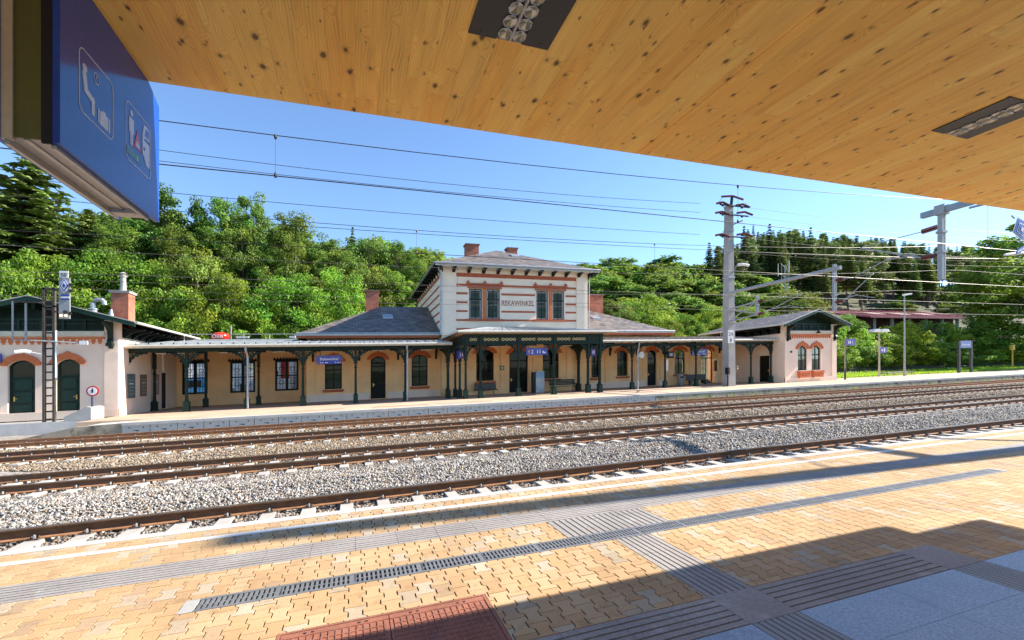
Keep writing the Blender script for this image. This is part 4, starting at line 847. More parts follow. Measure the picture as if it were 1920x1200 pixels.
def veranda(label, u0, u1, ve, cols, back, vwall, w0, w1, roofM, pipes, lamps):
    root = thing('veranda', label, 'veranda', ((u0+u1)/2, 32.2, 0)); an = ANCH[root.name]
    first = None
    for u in cols:
        if first is None: mb = column_mb(); mb.v = [(p[0]+u, p[1]+32.2, p[2]) for p in mb.v]; first = mb.build('column', root); uf = u
        else: childcopy(first, (u-uf, 0, 0))
    fb = None
    for (u, v) in back:
        if fb is None: mb = column_mb(False, 3.9, plain=True); mb.v = [(p[0]+u, p[1]+v, p[2]) for p in mb.v]; fb = mb.build('column', root); b0 = (u, v); fb['label'] = 'plain dark rear column without brackets'
        else: childcopy(fb, (u-b0[0], v-b0[1], 0))
    mb = MB(); mb.box(u0+.05, u1-.05, 32.11, 32.29, 3.62, 3.82, GREEN); mb.box(u0+.05, u1-.05, 32.07, 32.33, 3.60, 3.64, GREEN)
    if back: mb.box(u0, u1, 36.82, 36.98, 3.9, 4.1, GREEN)
    for u in np.arange(u0+.4, u1, .8):
        v1 = vwall-.03; mb.slab([(u-.05, 31.7, w0+.02), (u+.05, 31.7, w0+.02), (u+.05, v1, w1-.12), (u-.05, v1, w1-.12)], .12, TIMBER if False else GREEN)
    mb.build('beam', root)
    mb = MB(); mb.slab([(u0, ve, w0+.14), (u1, ve, w0+.14), (u1, vwall, w1), (u0, vwall, w1)], .04, roofM); s = (w1-w0-.14)/(vwall-ve)
    for u in np.arange(u0+.3, u1, .62): mb.slab([(u-.015, ve, w0+.18), (u+.015, ve, w0+.18), (u+.015, vwall, w1+.04), (u-.015, vwall, w1+.04)], .05, roofM)
    for u in np.arange(u0+.6, u1, .62): mb.box(u-.03, u+.03, ve+.5, ve+.56, w0+.14+.5*s, w0+.22+.5*s, BLACK)
    mb.build('roof_sheet', root)
    mb = MB(); mb.slab([(u0+.02, ve+.1, w0+.11), (u1-.02, ve+.1, w0+.11), (u1-.02, vwall-.02, w1-.045), (u0+.02, vwall-.02, w1-.045)], .02, mat('brown_soffit_boards', (.42, .28, .15), .8, .2, 3)); mb.build('soffit', root)
    mb = MB(); mb.box(u0, u1, ve-.015, ve+.015, w0-.06, w0+.12, GUTTER); mb.path([(u0, ve-.07, w0+.06), (u1, ve-.07, w0+.06)], .075, GUTTER, 8); mb.box(u0, u1, ve-.03, ve+.06, w0+.105, w0+.155, ZINC); mb.build('gutter', root)
    for u in pipes: mb = MB(); mb.path([(u, ve-.07, w0), (u, ve-.02, w0-.25), (u+.05, 31.85, 3.2), (u+.05, 31.88, 2.9), (u+.05, 31.88, .02)], .065, ZINC, 8); mb.build('downpipe', root)
    for (a, b) in lamps:
        mb = MB(); mb.box(a, b, 33.2, 33.38, 3.62, 3.70, BLACKG); mb.tube((a+.06, 33.29, 3.59), (b-.06, 33.29, 3.59), .03, WHITE); mb.tube((a+.2, 33.29, 3.7), (a+.2, 33.29, 3.98), .012, BLACKG); mb.tube((b-.2, 33.29, 3.7), (b-.2, 33.29, 3.98), .012, BLACKG); mb.build('tube_lamp', root)
    return root
VL = veranda('long left veranda of green columns under a grey zinc roof', -12.7, 6.45, 31.6, [-12.62, -9.6, -6.41, -3.21, .02, 3.28], [(-9.87, 36.9), (-6.6, 36.9), (-12.25, 35.2)], 36.95, 3.86, 4.62, ZINC, [-6.35, 3.33], [(-11.6, -9.9), (-8.2, -6.9), (-5.2, -4.0), (-2.3, -1.0), (.8, 2.0), (4.2, 5.4)])
mb = MB(); mb.slab([(-12.44, 36.97, 4.60), (-3.5, 36.97, 4.60), (-3.5, 39.9, 5.0), (-12.44, 39.9, 5.0)], .08, ZINC); mb.build('rear_roof_sheet', VL)
VR = veranda('long right veranda of green columns under a weathered brownish tin roof', 18.45, 37.75, 31.6, [18.55, 21.63, 24.9, 28.14, 31.3, 34.35, 36.75], [], 36.95, 3.92, 4.72, ZINCB, [21.9], [(19.2, 20.6), (22.6, 23.9), (25.8, 27.2), (29.2, 30.6), (35.0, 36.2)])
# wall consoles under the veranda roofs
def console(tf, a): 
    mb = MB(tf); mb.prism([(0, 3.0), (-.16, 3.05), (-.2, 3.35), (-.3, 3.6), (-.7, 4.0), (-.7, 4.2), (0, 4.2)], a-.07, a+.07, BLACKG, 'a'); return mb
for root, us_ in ((VL, (-3.0, .3, 3.2, 6.2)), (VR, (20.0, 23.0-.6, 25.3, 28.3, 31.7, 35.2))):
    fb = None
    for a in us_:
        if fb is None: fb = console(tfW, a).build('wall_console', root); f0 = a
        else: childcopy(fb, (a-f0, 0, 0))
# central porch
VC = thing('central_porch', 'projecting dark green central porch with a yellow ring frieze under its zinc roof', 'porch', (12.4, 30.6, 0))
first = None
for u in (7.19, 8.25, 11.06, 13.86, 16.69, 17.7):
    if first is None: mb = column_mb(True, 3.75); mb.v = [(p[0]*.8+u if abs(p[0]) > .18 else p[0]+u, p[1]+30.6, p[2]) for p in mb.v]; first = mb.build('column', VC)
    else: childcopy(first, (u-7.19, 0, 0))
fb = None
for (u, v) in ((6.35, 32.5), (7.2, 32.5), (6.9, 35.6), (17.72, 32.6), (18.45, 35.7), (7.2, 34.1), (17.72, 34.1)):
    if fb is None: mb = column_mb(True, 3.75, plain=True); mb.v = [(p[0]*.6+u if abs(p[0]) > .18 else p[0]+u, p[1]+v, p[2]) for p in mb.v]; fb = mb.build('column', VC); b0 = (u, v)
    else: childcopy(fb, (u-b0[0], v-b0[1], 0))
mb = MB(); mb.box(7.0, 17.9, 30.50, 30.60, 3.74, 4.42, GREEN); mb.box(7.0, 17.9, 30.44, 30.66, 3.70, 3.78, GREEN); mb.box(7.0, 17.9, 30.42, 30.66, 4.36, 4.46, GREEN)
for x in (7.19, 8.25, 11.06, 13.86, 16.69, 17.7): mb.box(x-.1, x+.1, 30.46, 30.62, 3.7, 4.42, GREEN)
for u in (7.05, 17.75): mb.box(u, u+.1, 30.6, 35.9, 3.74, 4.42, GREEN)
mb.build('frieze', VC)
mb = MB()
grp = ((8.45, 3), (9.45, 5), (11.3, 3), (12.35, 4), (13.35-.1, 0), (14.05, 4), (15.25, 5))
def orn(x0, n):
    for k in range(n):
        x = x0+k*.29; mb.ring((x, 30.485, 4.08), .085, .024, YELLOW, 12, 5)
        if k < n-1: mb.prism([(x+.145, 4.0), (x+.175, 4.08), (x+.145, 4.16), (x+.115, 4.08)], 30.47, 30.5, YELLOW)
for x0, n in ((7.55, 2), (8.55, 4), (9.85, 4), (11.35, 4), (12.6, 4), (14.15, 4), (15.4, 4)): mb = MB(); orn(x0, n); mb.build('ring_ornament', VC)
mb = MB(); c = [(6.5, 30.05, 4.62), (18.75, 30.05, 4.62), (18.75, 36, 4.62), (6.5, 36, 4.62)]; r0, r1 = (10.6, 36, 5.55), (14.6, 36, 5.55)
mb.slab([c[0], c[1], r1, r0], .06, ZINC); mb.slab([c[1], c[2], r1], .06, ZINC); mb.slab([c[3], c[0], r0], .06, ZINC)
for k in range(20):
    t = k/19; p = (6.5+12.25*t, 30.05, 4.64); q = (10.6+4*t, 36, 5.57); mb.path([p, q], .022, ZINC, 5)
mb.build('roof_sheet', VC)
mb = MB(); mb.path([(6.5, 29.98, 4.58), (18.75, 29.98, 4.58)], .075, GUTTER, 8); mb.path([(6.43, 30, 4.58), (6.43, 36, 4.58)], .075, GUTTER, 8); mb.path([(18.82, 30, 4.58), (18.82, 36, 4.58)], .075, GUTTER, 8); mb.build('gutter', VC)
mb = MB(); mb.box(6.6, 18.65, 30.2, 35.9, 4.46, 4.50, mat('brown_soffit_boards', (.42, .28, .15), .8)); mb.build('soffit', VC)
for a, b in ((9.4, 10.7), (12.0, 13.2), (15.0, 16.3)): mb = MB(); mb.box(a, b, 32.4, 32.55, 3.75, 3.83, BLACKG); mb.tube((a+.05, 32.47, 3.72), (b-.05, 32.47, 3.72), .03, WHITE); mb.tube((a+.2, 32.47, 3.83), (a+.2, 32.47, 4.46), .012, BLACKG); mb.build('tube_lamp', VC)

# ================================================================ things on the far platform
def namesign(lab, u0, u1, v, w0, w1, hang):
    t = thing('station_sign', lab, 'sign', ((u0+u1)/2, v, w0))
    mb = MB(); mb.box(u0, u1, v-.06, v+.06, w0, w1, BLUE); mb.build('board', t)
    mb = MB(); H = w1-w0; mb.text('Rekawinkel', (u0+u1)/2, v-.062, w0+H*.46, H*.44, SIGNW, 'CENTER', sx=1.0)
    for k, x in enumerate((.07, .17, .25, .37, .42, .75, .85, .94)): a = u0+(u1-u0)*x; s = .045*H/.8; mb.box(a-s, a+s, v-.068, v-.062, w0+H*.17-s, w0+H*.17+s, SIGNW if k not in (0, 7) else mat('amber_mark', (.7, .3, .03), .5))
    mb.build('lettering', t)
    mb = MB()
    for x in ((u0+.25, u1-.25)): mb.tube((x, v, w1), (x, v, hang), .022, BLACKG)
    mb.build('hanger', t); return t
namesign('blue Rekawinkel sign hanging in the left veranda in front of the first station window', -2.45, -.86, 32.7, 2.68, 3.25, 3.95)
namesign('blue Rekawinkel sign hanging in the right veranda above the metal bench', 28.1, 29.75, 32.7, 2.72, 3.28, 4.0)
t = thing('platform_sign', 'blue hanging sign with a white 2 and pictograms under the central porch', 'sign', (12.5, 30.85, 2.94))
mb = MB(); mb.box(11.72, 13.42, 30.78, 30.92, 2.94, 3.46, BLUE); mb.build('board', t)
mb = MB(); mb.text('2', 12.1, 30.778, 3.05, .40, SIGNW)
mb.prism([(11.86, 3.2), (11.95, 3.32), (12.04, 3.2), (11.98, 3.2), (11.98, 3.06), (11.92, 3.06), (11.92, 3.2)], 30.772, 30.779, mat('amber_mark', (.7, .3, .03), .5))
for x in (12.58, 12.78): mb.box(x, x+.05, 30.772, 30.779, 3.06, 3.24, SIGNW); mb.tube((x+.025, 30.772, 3.30), (x+.025, 30.779, 3.30), .035, SIGNW)
mb.prism([(13.02, 3.24), (13.1, 3.24), (13.1, 3.16), (13.26, 3.16), (13.26, 3.08), (13.02, 3.08)], 30.772, 30.779, SIGNW); mb.build('lettering', t)
mb = MB(); mb.tube((11.95, 30.85, 3.46), (11.95, 30.85, 3.75), .02, BLACKG); mb.tube((13.2, 30.85, 3.46), (13.2, 30.85, 3.75), .02, BLACKG); mb.build('hanger', t)
for i, (u, lab) in enumerate(((6.85, 'small violet flag sign on the left end of the central porch'), (17.2, 'small violet flag sign with a white 1 on the right end of the central porch'))):
    t = thing('flag_sign', lab, 'sign', (u, 31.0, 2.9)); mb = MB(); mb.box(u-.05, u+.33, 30.98, 31.05, 2.82, 3.35, mat('violet_sign', (.10, .05, .28), .4)); mb.box(u-.08, u+.02, 30.9, 31.7, 2.8, 3.37, BLUE); mb.build('board', t)
    mb = MB(); mb.box(u+.05, u+.10, 30.972, 30.98, 2.95, 3.22, SIGNW); mb.box(u+.17, u+.23, 30.972, 30.98, 2.95, 3.22, SIGNW); mb.build('lettering', t)
t = thing('information_pillar', 'grey steel information pillar with a light blue top beside the green bench', 'pillar', (14.3, 34.6, 0))
mb = MB(); mb.box(13.98, 14.72, 34.45, 34.75, 0, 1.75, ZINC); mb.build('body', t); mb = MB(); mb.box(14.02, 14.70, 34.43, 34.45, 1.22, 1.72, mat('pale_blue_screen', (.22, .40, .58), .3)); mb.build('panel', t); mb = MB(); mb.box(13.70, 13.97, 34.5, 34.8, 0, 1.7, BLACK); mb.build('side_cabinet', t)
mb = MB(); mb.box(11.35, 11.7, 35.84, 35.9, 1.95, 2.32, mat('small_green_sign', (.12, .22, .12), .5)); mb.box(11.47, 11.58, 35.835, 35.84, 2.05, 2.22, WHITE); tag(mb.build('wall_sign', anchor=(11.5, 35.9, 2.1)), 'small square green sign between the porch window and double door', 'sign')
t = thing('bench', 'green slatted bench with a curved back beside the information pillar', 'bench', (16.3, 34.2, 0))
mb = MB()
for k in range(4): mb.box(15.1, 17.45, 33.85+k*.11, 33.94+k*.11, .44, .47, GREEN2)
mb.build('seat', t); mb = MB()
for k in range(4): mb.box(15.1, 17.45, 34.33+k*.02, 34.36+k*.02, .56+k*.12, .66+k*.12, GREEN2)
mb.build('backrest', t)
for u in (15.25, 17.3):
    mb = MB(); mb.path([(u, 33.85, 0), (u, 33.9, .3), (u, 33.85, .44), (u, 33.82, .66), (u, 34.1, .68), (u, 34.33, .64)], .025, BLACK); mb.path([(u, 34.5, 0), (u, 34.3, .44), (u, 34.42, 1.03)], .025, BLACK); mb.path([(u, 33.85, .43), (u, 34.3, .43)], .022, BLACK); mb.build('frame', t)
t = thing('seat_row', 'row of three grey mesh seats under the left porch window', 'bench', (9.9, 35.2, 0)); MESH = mat('grey_mesh_metal', (.10, .095, .09), .6, .2, 30)
for k in range(3):
    a = 9.05+k*.62; mb = MB(); mb.box(a, a+.56, 35.0, 35.45, .42, .46, MESH); mb.slab([(a, 35.42, .9), (a+.56, 35.42, .9), (a+.56, 35.5, .92), (a, 35.5, .92)], .46, MESH); mb.build('seat', t)
mb = MB(); mb.box(9.0, 10.95, 35.2, 35.26, .36, .42, BLACK); mb.tube((9.4, 35.23, 0), (9.4, 35.23, .36), .03, BLACK); mb.tube((10.6, 35.23, 0), (10.6, 35.23, .36), .03, BLACK); mb.build('frame', t)
t = thing('seat_row', 'dark brown metal bench against the right veranda wall beside the trash can', 'bench', (31.2, 35.4, 0))
mb = MB(); mb.box(29.9, 32.3, 35.1, 35.55, .42, .46, MESH); mb.build('seat', t); mb = MB()
for k in range(10): mb.box(29.9+k*.24, 30.1+k*.24, 35.55, 35.6, .46, .95, MESH)
mb.box(29.88, 32.32, 35.6, 35.63, .9, .98, MESH); mb.build('backrest', t); mb = MB(); mb.box(30.1, 30.3, 35.15, 35.5, 0, .42, MESH); mb.box(31.9, 32.1, 35.15, 35.5, 0, .42, MESH); mb.build('frame', t)
t = thing('trash_can', 'tall polished steel trash can with a rounded hood in the right veranda', 'bin', (28.6, 34.8, 0)); mb = MB(); mb.lathe((28.6, 34.8, 0), [(.27, 0), (.27, .95), (.25, 1.05), (.16, 1.12), (.04, 1.14)], STEEL, 14); mb.build('body', t, smooth=True); mb = MB(); mb.box(28.42, 28.78, 34.5, 34.56, .72, .88, BLACK); mb.build('slot', t)
t = thing('platform_clock', 'round white station clock on a bracket by the right veranda', 'clock', (22.4, 32.0, 2.8)); mb = MB(); mb.tube((22.35, 31.9, 2.82), (22.35, 32.06, 2.82), .31, mat('clock_rim', (.30, .27, .22), .5), 20); mb.tube((22.35, 32.0, 3.1), (22.35, 32.0, 3.7), .03, BLACKG); mb.build('case', t)
mb = MB(); mb.tube((22.35, 31.89, 2.82), (22.35, 31.9, 2.82), .26, mat('clock_face', (.62, .58, .50), .5), 20); mb.build('dial', t); mb = MB(); mb.prism([(22.34, 2.80), (22.36, 2.80), (22.54, 2.92), (22.53, 2.93)], 31.88, 31.886, BLACK); mb.prism([(22.34, 2.82), (22.36, 2.84), (22.22, 2.86), (22.21, 2.84)], 31.88, 31.886, BLACK)
for k in range(12): a = pi*k/6; mb.box(22.35+.22*cos(a)-.012, 22.35+.22*cos(a)+.012, 31.882, 31.888, 2.82+.22*sin(a)-.012, 2.82+.22*sin(a)+.012, BLACK)
mb.build('hands', t)
t = thing('display_sign', 'small black framed display on a column of the right veranda', 'display', (25.2, 31.9, 2.6)); mb = MB(); mb.box(24.98, 25.5, 31.85, 32.05, 2.55, 3.05, BLACK); mb.box(24.9, 25.58, 31.9, 32.0, 2.98, 3.10, BLACK); mb.box(24.9, 25.58, 31.9, 32.0, 2.5, 2.62, BLACK); mb.build('case', t); mb = MB(); mb.box(25.08, 25.4, 31.845, 31.85, 2.68, 2.92, GREYP); mb.build('screen', t)
t = thing('notice_strip', 'narrow white vertical sign strapped to a right veranda column', 'sign', (24.9, 32.0, 1.3)); mb = MB(); mb.box(24.82, 24.98, 31.9, 31.96, 1.45, 2.4, WHITE); mb.build('plate', t); mb = MB()
for k in range(7): mb.box(24.87, 24.93, 31.895, 31.9, 1.53+k*.12, 1.58+k*.12, GREYP)
mb.build('lettering', t)
# concrete catenary mast
PM = thing('catenary_mast', 'tall grey square concrete mast numbered 24 8 on the station platform', 'mast', (29.35, 29.75, 0))
mb = MB(); mb.taper((29.35, 29.75), (.37, .37), (.24, .24), -.02, 15.0, mat('mast_concrete', (.34, .33, .315), .85, .1, 1.2, bump=.3, bscale=40, stain=((.30, .29, .27), .66, 2.2))); mb.build('shaft', PM)
mb = MB(); mb.box(28.84, 29.42, 29.30, 29.33, 3.55, 4.62, WHITE); mb.box(28.86, 28.95, 29.33, 29.6, 3.6, 4.5, STEEL); mb.build('number_plate', PM)
mb = MB(); mb.text('24', 29.13, 29.298, 4.14, .46, BLACK, 'CENTER'); mb.text('8', 29.13, 29.298, 3.64, .46, BLACK, 'CENTER'); mb.build('lettering', PM)
mb = MB(); mb.box(28.72, 28.92, 29.2, 29.5, 1.0, 1.55, BLACK); mb.box(28.8, 28.86, 29.3, 29.36, 0, 1.0, BLACK); mb.build('switch_box', PM)
mb = MB(); mb.tube((29.45, 29.3, 1.65), (29.6, 29.0, 1.65), .03, STEEL); mb.path([(29.6, 29.2, 1.65), (29.75, 29.15, 1.5), (29.6, 29.1, 1.4)], .03, STEEL); mb.box(29.2, 29.3, 29.27, 29.3, 3.05, 3.15, mat('yellow_mark', (.6, .5, .03), .5)); mb.build('hook', PM)
mb = MB(); mb.path([(29.5, 29.5, 9.3), (29.7, 29.3, 9.9), (29.9, 29.2, 10.0)], .05, STEEL); mb.path([(29.8, 29.25, 9.98), (30.1, 29.15, 10.02), (30.5, 29.05, 9.98), (30.7, 29.0, 9.9)], .12, WHITE, 8); mb.build('lamp_head', PM)
for z, sp in ((7.65, .36), (6.3, .36), (5.3, .38), (9.0, .34), (14.9, .28), (12.9, .30), (11.7, .31)): mb = MB(); mb.box(29.35-sp, 29.35+sp, 29.75-sp, 29.75+sp, z-.07, z+.07, STEEL); mb.build('clamp_band', PM)
# insulators and crossarms near the top
mb = MB()
for z, ext in ((14.85, 1.3), (14.1, 1.3), (12.3, 1.3)):
    mb.tube((29.35-ext, 29.35, z), (29.35+ext+.35, 29.35, z+.02), .06, BLACK)
for (x, z) in ((30.35, 13.7), (30.35, 11.85)): mb.tube((29.5, 29.5, z-.35), (x, 29.3, z), .06, STEEL)
mb.build('crossarm', PM)
def insul(p, q, parent, r=.10, n=9):
    mb = MB(); p, q = np.array(p), np.array(q); mb.tube(p, q, r*.35, INSUL, 6)
    for k in range(n): a = p+(q-p)*(k+.3)/n; b = p+(q-p)*(k+.65)/n; mb.tube(a, b, r, INSUL, 8)
    return mb.build('insulator', parent)
for (x0, x1, z) in ((28.2, 30.5, 15.5), (29.8, 31.5, 14.3), (29.8, 31.5, 12.5), (27.7, 29.0, 14.9), (29.7, 31.2, 14.92), (27.6, 29.0, 14.12), (27.6, 29.0, 12.3)):
    insul((x0, 29.35, z), ((x0+x1)/2, 29.35, z+.16), PM, .09); insul(((x0+x1)/2, 29.35, z+.16), (x1, 29.35, z-.03), PM, .09)
mb = MB(); mb.tube((29.35, 29.5, 14.9), (29.35, 29.4, 15.6), .12, BLACK); mb.path([(28.3, 29.35, 15.4), (28.0, 29.35, 15.1), (27.95, 29.35, 14.85)], .015, BLACK); mb.path([(30.5, 29.35, 15.4), (30.9, 29.35, 15.1), (31.0, 29.35, 14.8)], .015, BLACK)
for z in (14.85, 14.1, 12.3):
    for sg in (-1, 1): mb.lathe((29.35+sg*1.0, 29.35, z-.14), [(.02, 0), (.11, .03), (.11, .1), (.03, .14)], BLACK, 8)
mb.build('switchgear', PM)
# cantilever beam across tracks 3 and 4 with drop posts
ub = 29.0
mb = MB(); mb.tube((ub, 29.45, 7.65), (ub, 20.3, 7.65), .13, STEEL, 10); mb.build('beam', PM)
mb = MB(); mb.tube((ub, 29.4, 6.3), (ub, 26.6, 6.55), .07, STEEL); mb.tube((ub, 29.4, 5.3), (ub, 26.6, 5.55), .06, STEEL); mb.tube((ub, 29.4, 6.3), (ub, 26.6, 5.6), .05, STEEL); mb.tube((ub, 29.4, 5.3), (ub, 26.6, 6.6), .05, STEEL); mb.build('lattice_bracket', PM)
def droppost(parent, u, v, z0, z1):
    mb = MB(); mb.box(u-.10, u-.02, v-.075, v+.075, z0, z1, STEEL); mb.box(u+.02, u+.10, v-.075, v+.075, z0, z1, STEEL); mb.box(u-.02, u+.02, v-.02, v+.02, z0, z1, STEEL); mb.build('drop_post', parent)
    for z in (z1-.75, z0+1.0): mb = MB(); mb.box(u-.14, u+.14, v-.11, v+.11, z-.04, z+.04, STEEL); mb.build('post_clamp', parent)
droppost(PM, ub, 26.6, 5.45, 7.0); droppost(PM, ub, 20.7, 4.96, 7.95)
def arms(parent, u, v, vt, zc, zm, sgn):                          # registration arms toward track centre vt
    insul((u, v+sgn*.12, zm), (u, v+sgn*.6, zm-.03), parent); insul((u, v+sgn*.12, zc+.1), (u, v+sgn*.6, zc+.12), parent)
    mb = MB(); mb.tube((u, v+sgn*.6, zc+.12), (u, vt, zm-.05), .028, STEEL); mb.tube((u, v+sgn*.6, zm-.03), (u, vt, zm-.02), .018, STEEL)
    mb.tube((u, v+sgn*.75, zc+.28), (u, vt-sgn*.9, zc+.35), .028, STEEL); mb.tube((u, vt-sgn*1.0, zc+.36), (u, vt+sgn*.1, zc), .02, STEEL); mb.build('registration_arm', parent)
arms(PM, ub, 26.6, 22.95, 5.45, 6.5, -1); arms(PM, ub, 20.7, 18.4, 5.4, 6.9, -1)
# ================================================================ near catenary structure (mast stands right of the canopy)
CM = thing('catenary_gantry', 'galvanised catenary gantry with a drop post hanging between the first two tracks', 'gantry', (19.9, 3.8, 0))
mb = MB(); mb.taper((19.9, 3.85), (.30, .30), (.20, .20), 0, 13.6, STEEL); mb.build('mast', CM)
mb = MB(); mb.box(19.8, 20.0, 3.6, 10.95, 6.88, 7.08, mat('gantry_beam_steel', (.27, .31, .34), .5, .1, 6, metal=.4)); mb.build('beam', CM)
mb = MB(); mb.tube((19.9, 3.9, 4.6), (19.9, 7.4, 6.9), .06, STEEL); mb.tube((19.9, 3.8, 8.4), (19.9, 9.4, 7.1), .025, STEEL); mb.tube((19.75, 9.5, 6.75), (19.75, 8.2, 6.7), .04, STEEL); mb.build('brace', CM)
droppost(CM, 19.9, 10.35, 4.49, 6.95)
mb = MB(); mb.box(19.72, 20.08, 10.2, 10.5, 6.82, 6.88, STEEL); mb.box(19.74, 19.8, 10.2, 10.5, 6.88, 7.16, STEEL); mb.box(20.0, 20.06, 10.2, 10.5, 6.88, 7.16, STEEL); mb.build('beam_clamp', CM)
arms(CM, 19.9, 10.35, 13.1, 5.3, 6.42, 1); # second gantry farther right for tracks 2 and 3
# ---------------------------------------------------------------- wires
def sagline(u0, u1, v, w0, w1, sag, n=24): return [(u0+(u1-u0)*k/n, v, w0+(w1-w0)*k/n-sag*4*(k/n)*(1-k/n)) for k in range(n+1)]
def catenary(lab, v, zc, zm, zlow, sup, rc, rm, M, spacing=9.3, off=1.0):
    t = thing('overhead_line', lab, 'overhead line', (0, v, zc)); mb = MB()
    mb.path([(u, v+.1*sin(u*.06), zc) for u in np.arange(-30, 96, 6.0)], rc, M, 5); mb.build('contact_wire', t)
    zf = lambda u: zlow+(zm-zlow)*((u-sup[0]) / (sup[1]/2))**2
    mb = MB(); mb.path([(u, v, min(zf(u), zm+.5)) for u in np.arange(sup[0]-sup[1]/2-8, sup[0]+sup[1]/2+26, 2.0)], rm, M, 5); mb.build('messenger_wire', t)
    for k in range(-2, 3):
        u = sup[0]+off+k*spacing
        if abs(u-sup[0]) < sup[1]/2: mb = MB(); mb.tube((u, v, zc), (u, v, zf(u)), rm*.5, M, 5); mb.lathe((u, v, zc-.02), [(.02, 0), (.026, .03), (.01, .08)], WIRE, 6); mb.lathe((u, v, zf(u)-.06), [(.01, 0), (.026, .03), (.02, .07)], WIRE, 6); mb.build('dropper', t)
    return t
catenary('thick dark pair of overhead wires above the nearest track, crossing high in front', 7.7, 4.75, 6.28, 5.37, (-1.6, 43), .0085, .007, WIRE, 9.0, .45)
catenary('overhead wires above the second track, passing the station roof', 13.1, 5.15, 6.4, 5.80, (1.5, 37), .009, .008, WIRE, 8.05, .15)
catenary('overhead wires above the third track, across the wooded slope', 18.4, 5.31, 6.9, 6.02, (0, 58), .008, .007, WIREL, 11, 4)
catenary('lowest overhead wires above the farthest track by the veranda roof', 22.95, 5.28, 6.5, 5.9, (0, 58), .008, .007, WIREL, 11, 7)
for i, (z0, dz, lab) in enumerate(((14.15, .45, 'topmost feeder wire ending at the concrete mast head'), (13.62, .42, 'middle feeder wire ending at the concrete mast head'), (12.0, .3, 'lowest feeder wire ending at the concrete mast insulators'))):
    mb = MB(); zt = (14.85, 14.1, 12.3)[i]
    mb.path([(u, 29.35, z0+(zt-z0)*((u-3)/25.0)**2) for u in np.arange(-40, 28.3, 3.0)], .016, WIRE, 5)
    mb.path([(30.9+k*4, 29.35-k*.45, zt-.05*k-.02*k*(12-k)) for k in range(14)], .010, WIREL, 5)
    tag(mb.build('feeder_wire', anchor=(0, 29.35, z0)), lab, 'wire')
for i, (p, q, s, lab) in enumerate((
        ((29.3, 29.3, 11.1), (75, 12, 8.3), .5, 'pale stay wire running right from the concrete mast'),
        ((29.3, 29.2, 11.0), (75, 20.5, 10.0), .6, 'pale return wire right of the concrete mast in front of the pines'),
        ((-30, 30.5, 7.2), (60, 30.5, 7.0), .35, 'thin cable strung along the station roof edge'),
        ((-3, 13.3, 5.76), (30, 13.3, 6.5), .2, 'second thin wire beside the second track messenger'))):
    mb = MB(); mb.path([tuple(np.array(p)+(np.array(q)-np.array(p))*k/20-np.array([0, 0, s*4*(k/20)*(1-k/20)])) for k in range(21)], .008, WIREL if i < 3 else WIRE, 5); tag(mb.build('cable', anchor=p), lab, 'wire')

# ================================================================ signal with ladder
SG = thing('railway_signal', 'black ladder signal mast with grey signal head left of the station pavilion doors', 'signal', (-14.45, 29.5, -.45))
mb = MB()
for u in (-14.92, -14.52): mb.box(u-.05, u+.05, 29.42, 29.56, -.3, 6.75, DARKSTEEL)
for k in range(17): mb.box(-14.87, -14.57, 29.45, 29.53, .05+k*.40, .13+k*.40, DARKSTEEL)
mb.taper((-14.72, 29.5), (.33, .2), (.25, .12), -.5, -.3, DARKSTEEL); mb.box(-14.97, -14.47, 29.42, 29.56, 6.68, 6.78, DARKSTEEL); mb.box(-14.97, -14.47, 29.42, 29.56, 5.8, 5.88, DARKSTEEL); mb.build('ladder_mast', SG)
mb = MB(); mb.tube((-14.44, 29.45, 2.2), (-14.44, 29.45, 4.6), .04, WHITE); mb.path([(-16.1, 29.4, 6.05), (-16.1, 29.4, 4.15), (-14.6, 29.4, 4.05), (-13.4, 29.4, 3.95)], .04, STEEL); mb.path([(-16.1, 29.4, 6.05), (-14.9, 29.4, 6.0)], .035, DARKSTEEL); mb.path([(-15.7, 29.6, 6.0), (-15.7, 29.6, 4.1)], .045, STEEL); mb.box(-13.45, -13.1, 29.35, 29.4, 3.87, 4.07, WHITE); mb.build('maintenance_cage', SG)
sx = -13.97
mb = MB(); mb.box(sx-.23, sx+.21, 29.2, 29.26, 5.18, 7.25, GREYP); mb.build('signal_plate', SG)
mb = MB()
for h_, w_, d_, M_ in ((.40, .21, 29.17, WHITE), (.32, .165, 29.155, BLUE), (.23, .12, 29.14, WHITE), (.13, .07, 29.13, BLUE)): mb.prism([(sx, 6.85-h_), (sx-w_, 6.85), (sx, 6.85+h_), (sx+w_, 6.85)], d_, d_+.012, M_)
mb.box(sx-.14, sx+.2, 29.17, 29.19, 6.13, 6.40, BLUE); mb.box(sx-.14, sx+.22, 29.155, 29.17, 6.22, 6.31, WHITE); mb.build('diamond_plate', SG)
mb = MB(); mb.box(sx-.19, sx+.17, 29.15, 29.18, 7.26, 7.6, WHITE); mb.text('B8', sx-.01, 29.148, 7.30, .28, BLACK, 'CENTER', sx=.85); mb.build('number_plate', SG)
for (a, c) in ((sx+.24, 6.9), (sx+.24, 6.6), (sx+.02, 5.52), (sx+.22, 5.45)):
    mb = MB(); mb.tube((a, 29.2, c), (a+.12, 28.95, c-.03), .085, BLACK, 10); mb.build('lamp_hood', SG)
LIT = mat('lit_signal_lamp', (.9, .7, .4), .4, .0, emit=(1, .72, .35, 2.0))
for a in (sx-.13, sx+.07): mb = MB(); mb.tube((a, 29.19, 5.34), (a, 29.15, 5.34), .05, LIT, 10); mb.build('signal_lamp', SG)
mb = MB(); mb.box(-14.52, sx-.2, 29.26, 29.32, 5.5, 5.58, DARKSTEEL); mb.box(-14.52, sx-.2, 29.26, 29.32, 6.6, 6.68, DARKSTEEL); mb.build('head_bracket', SG)
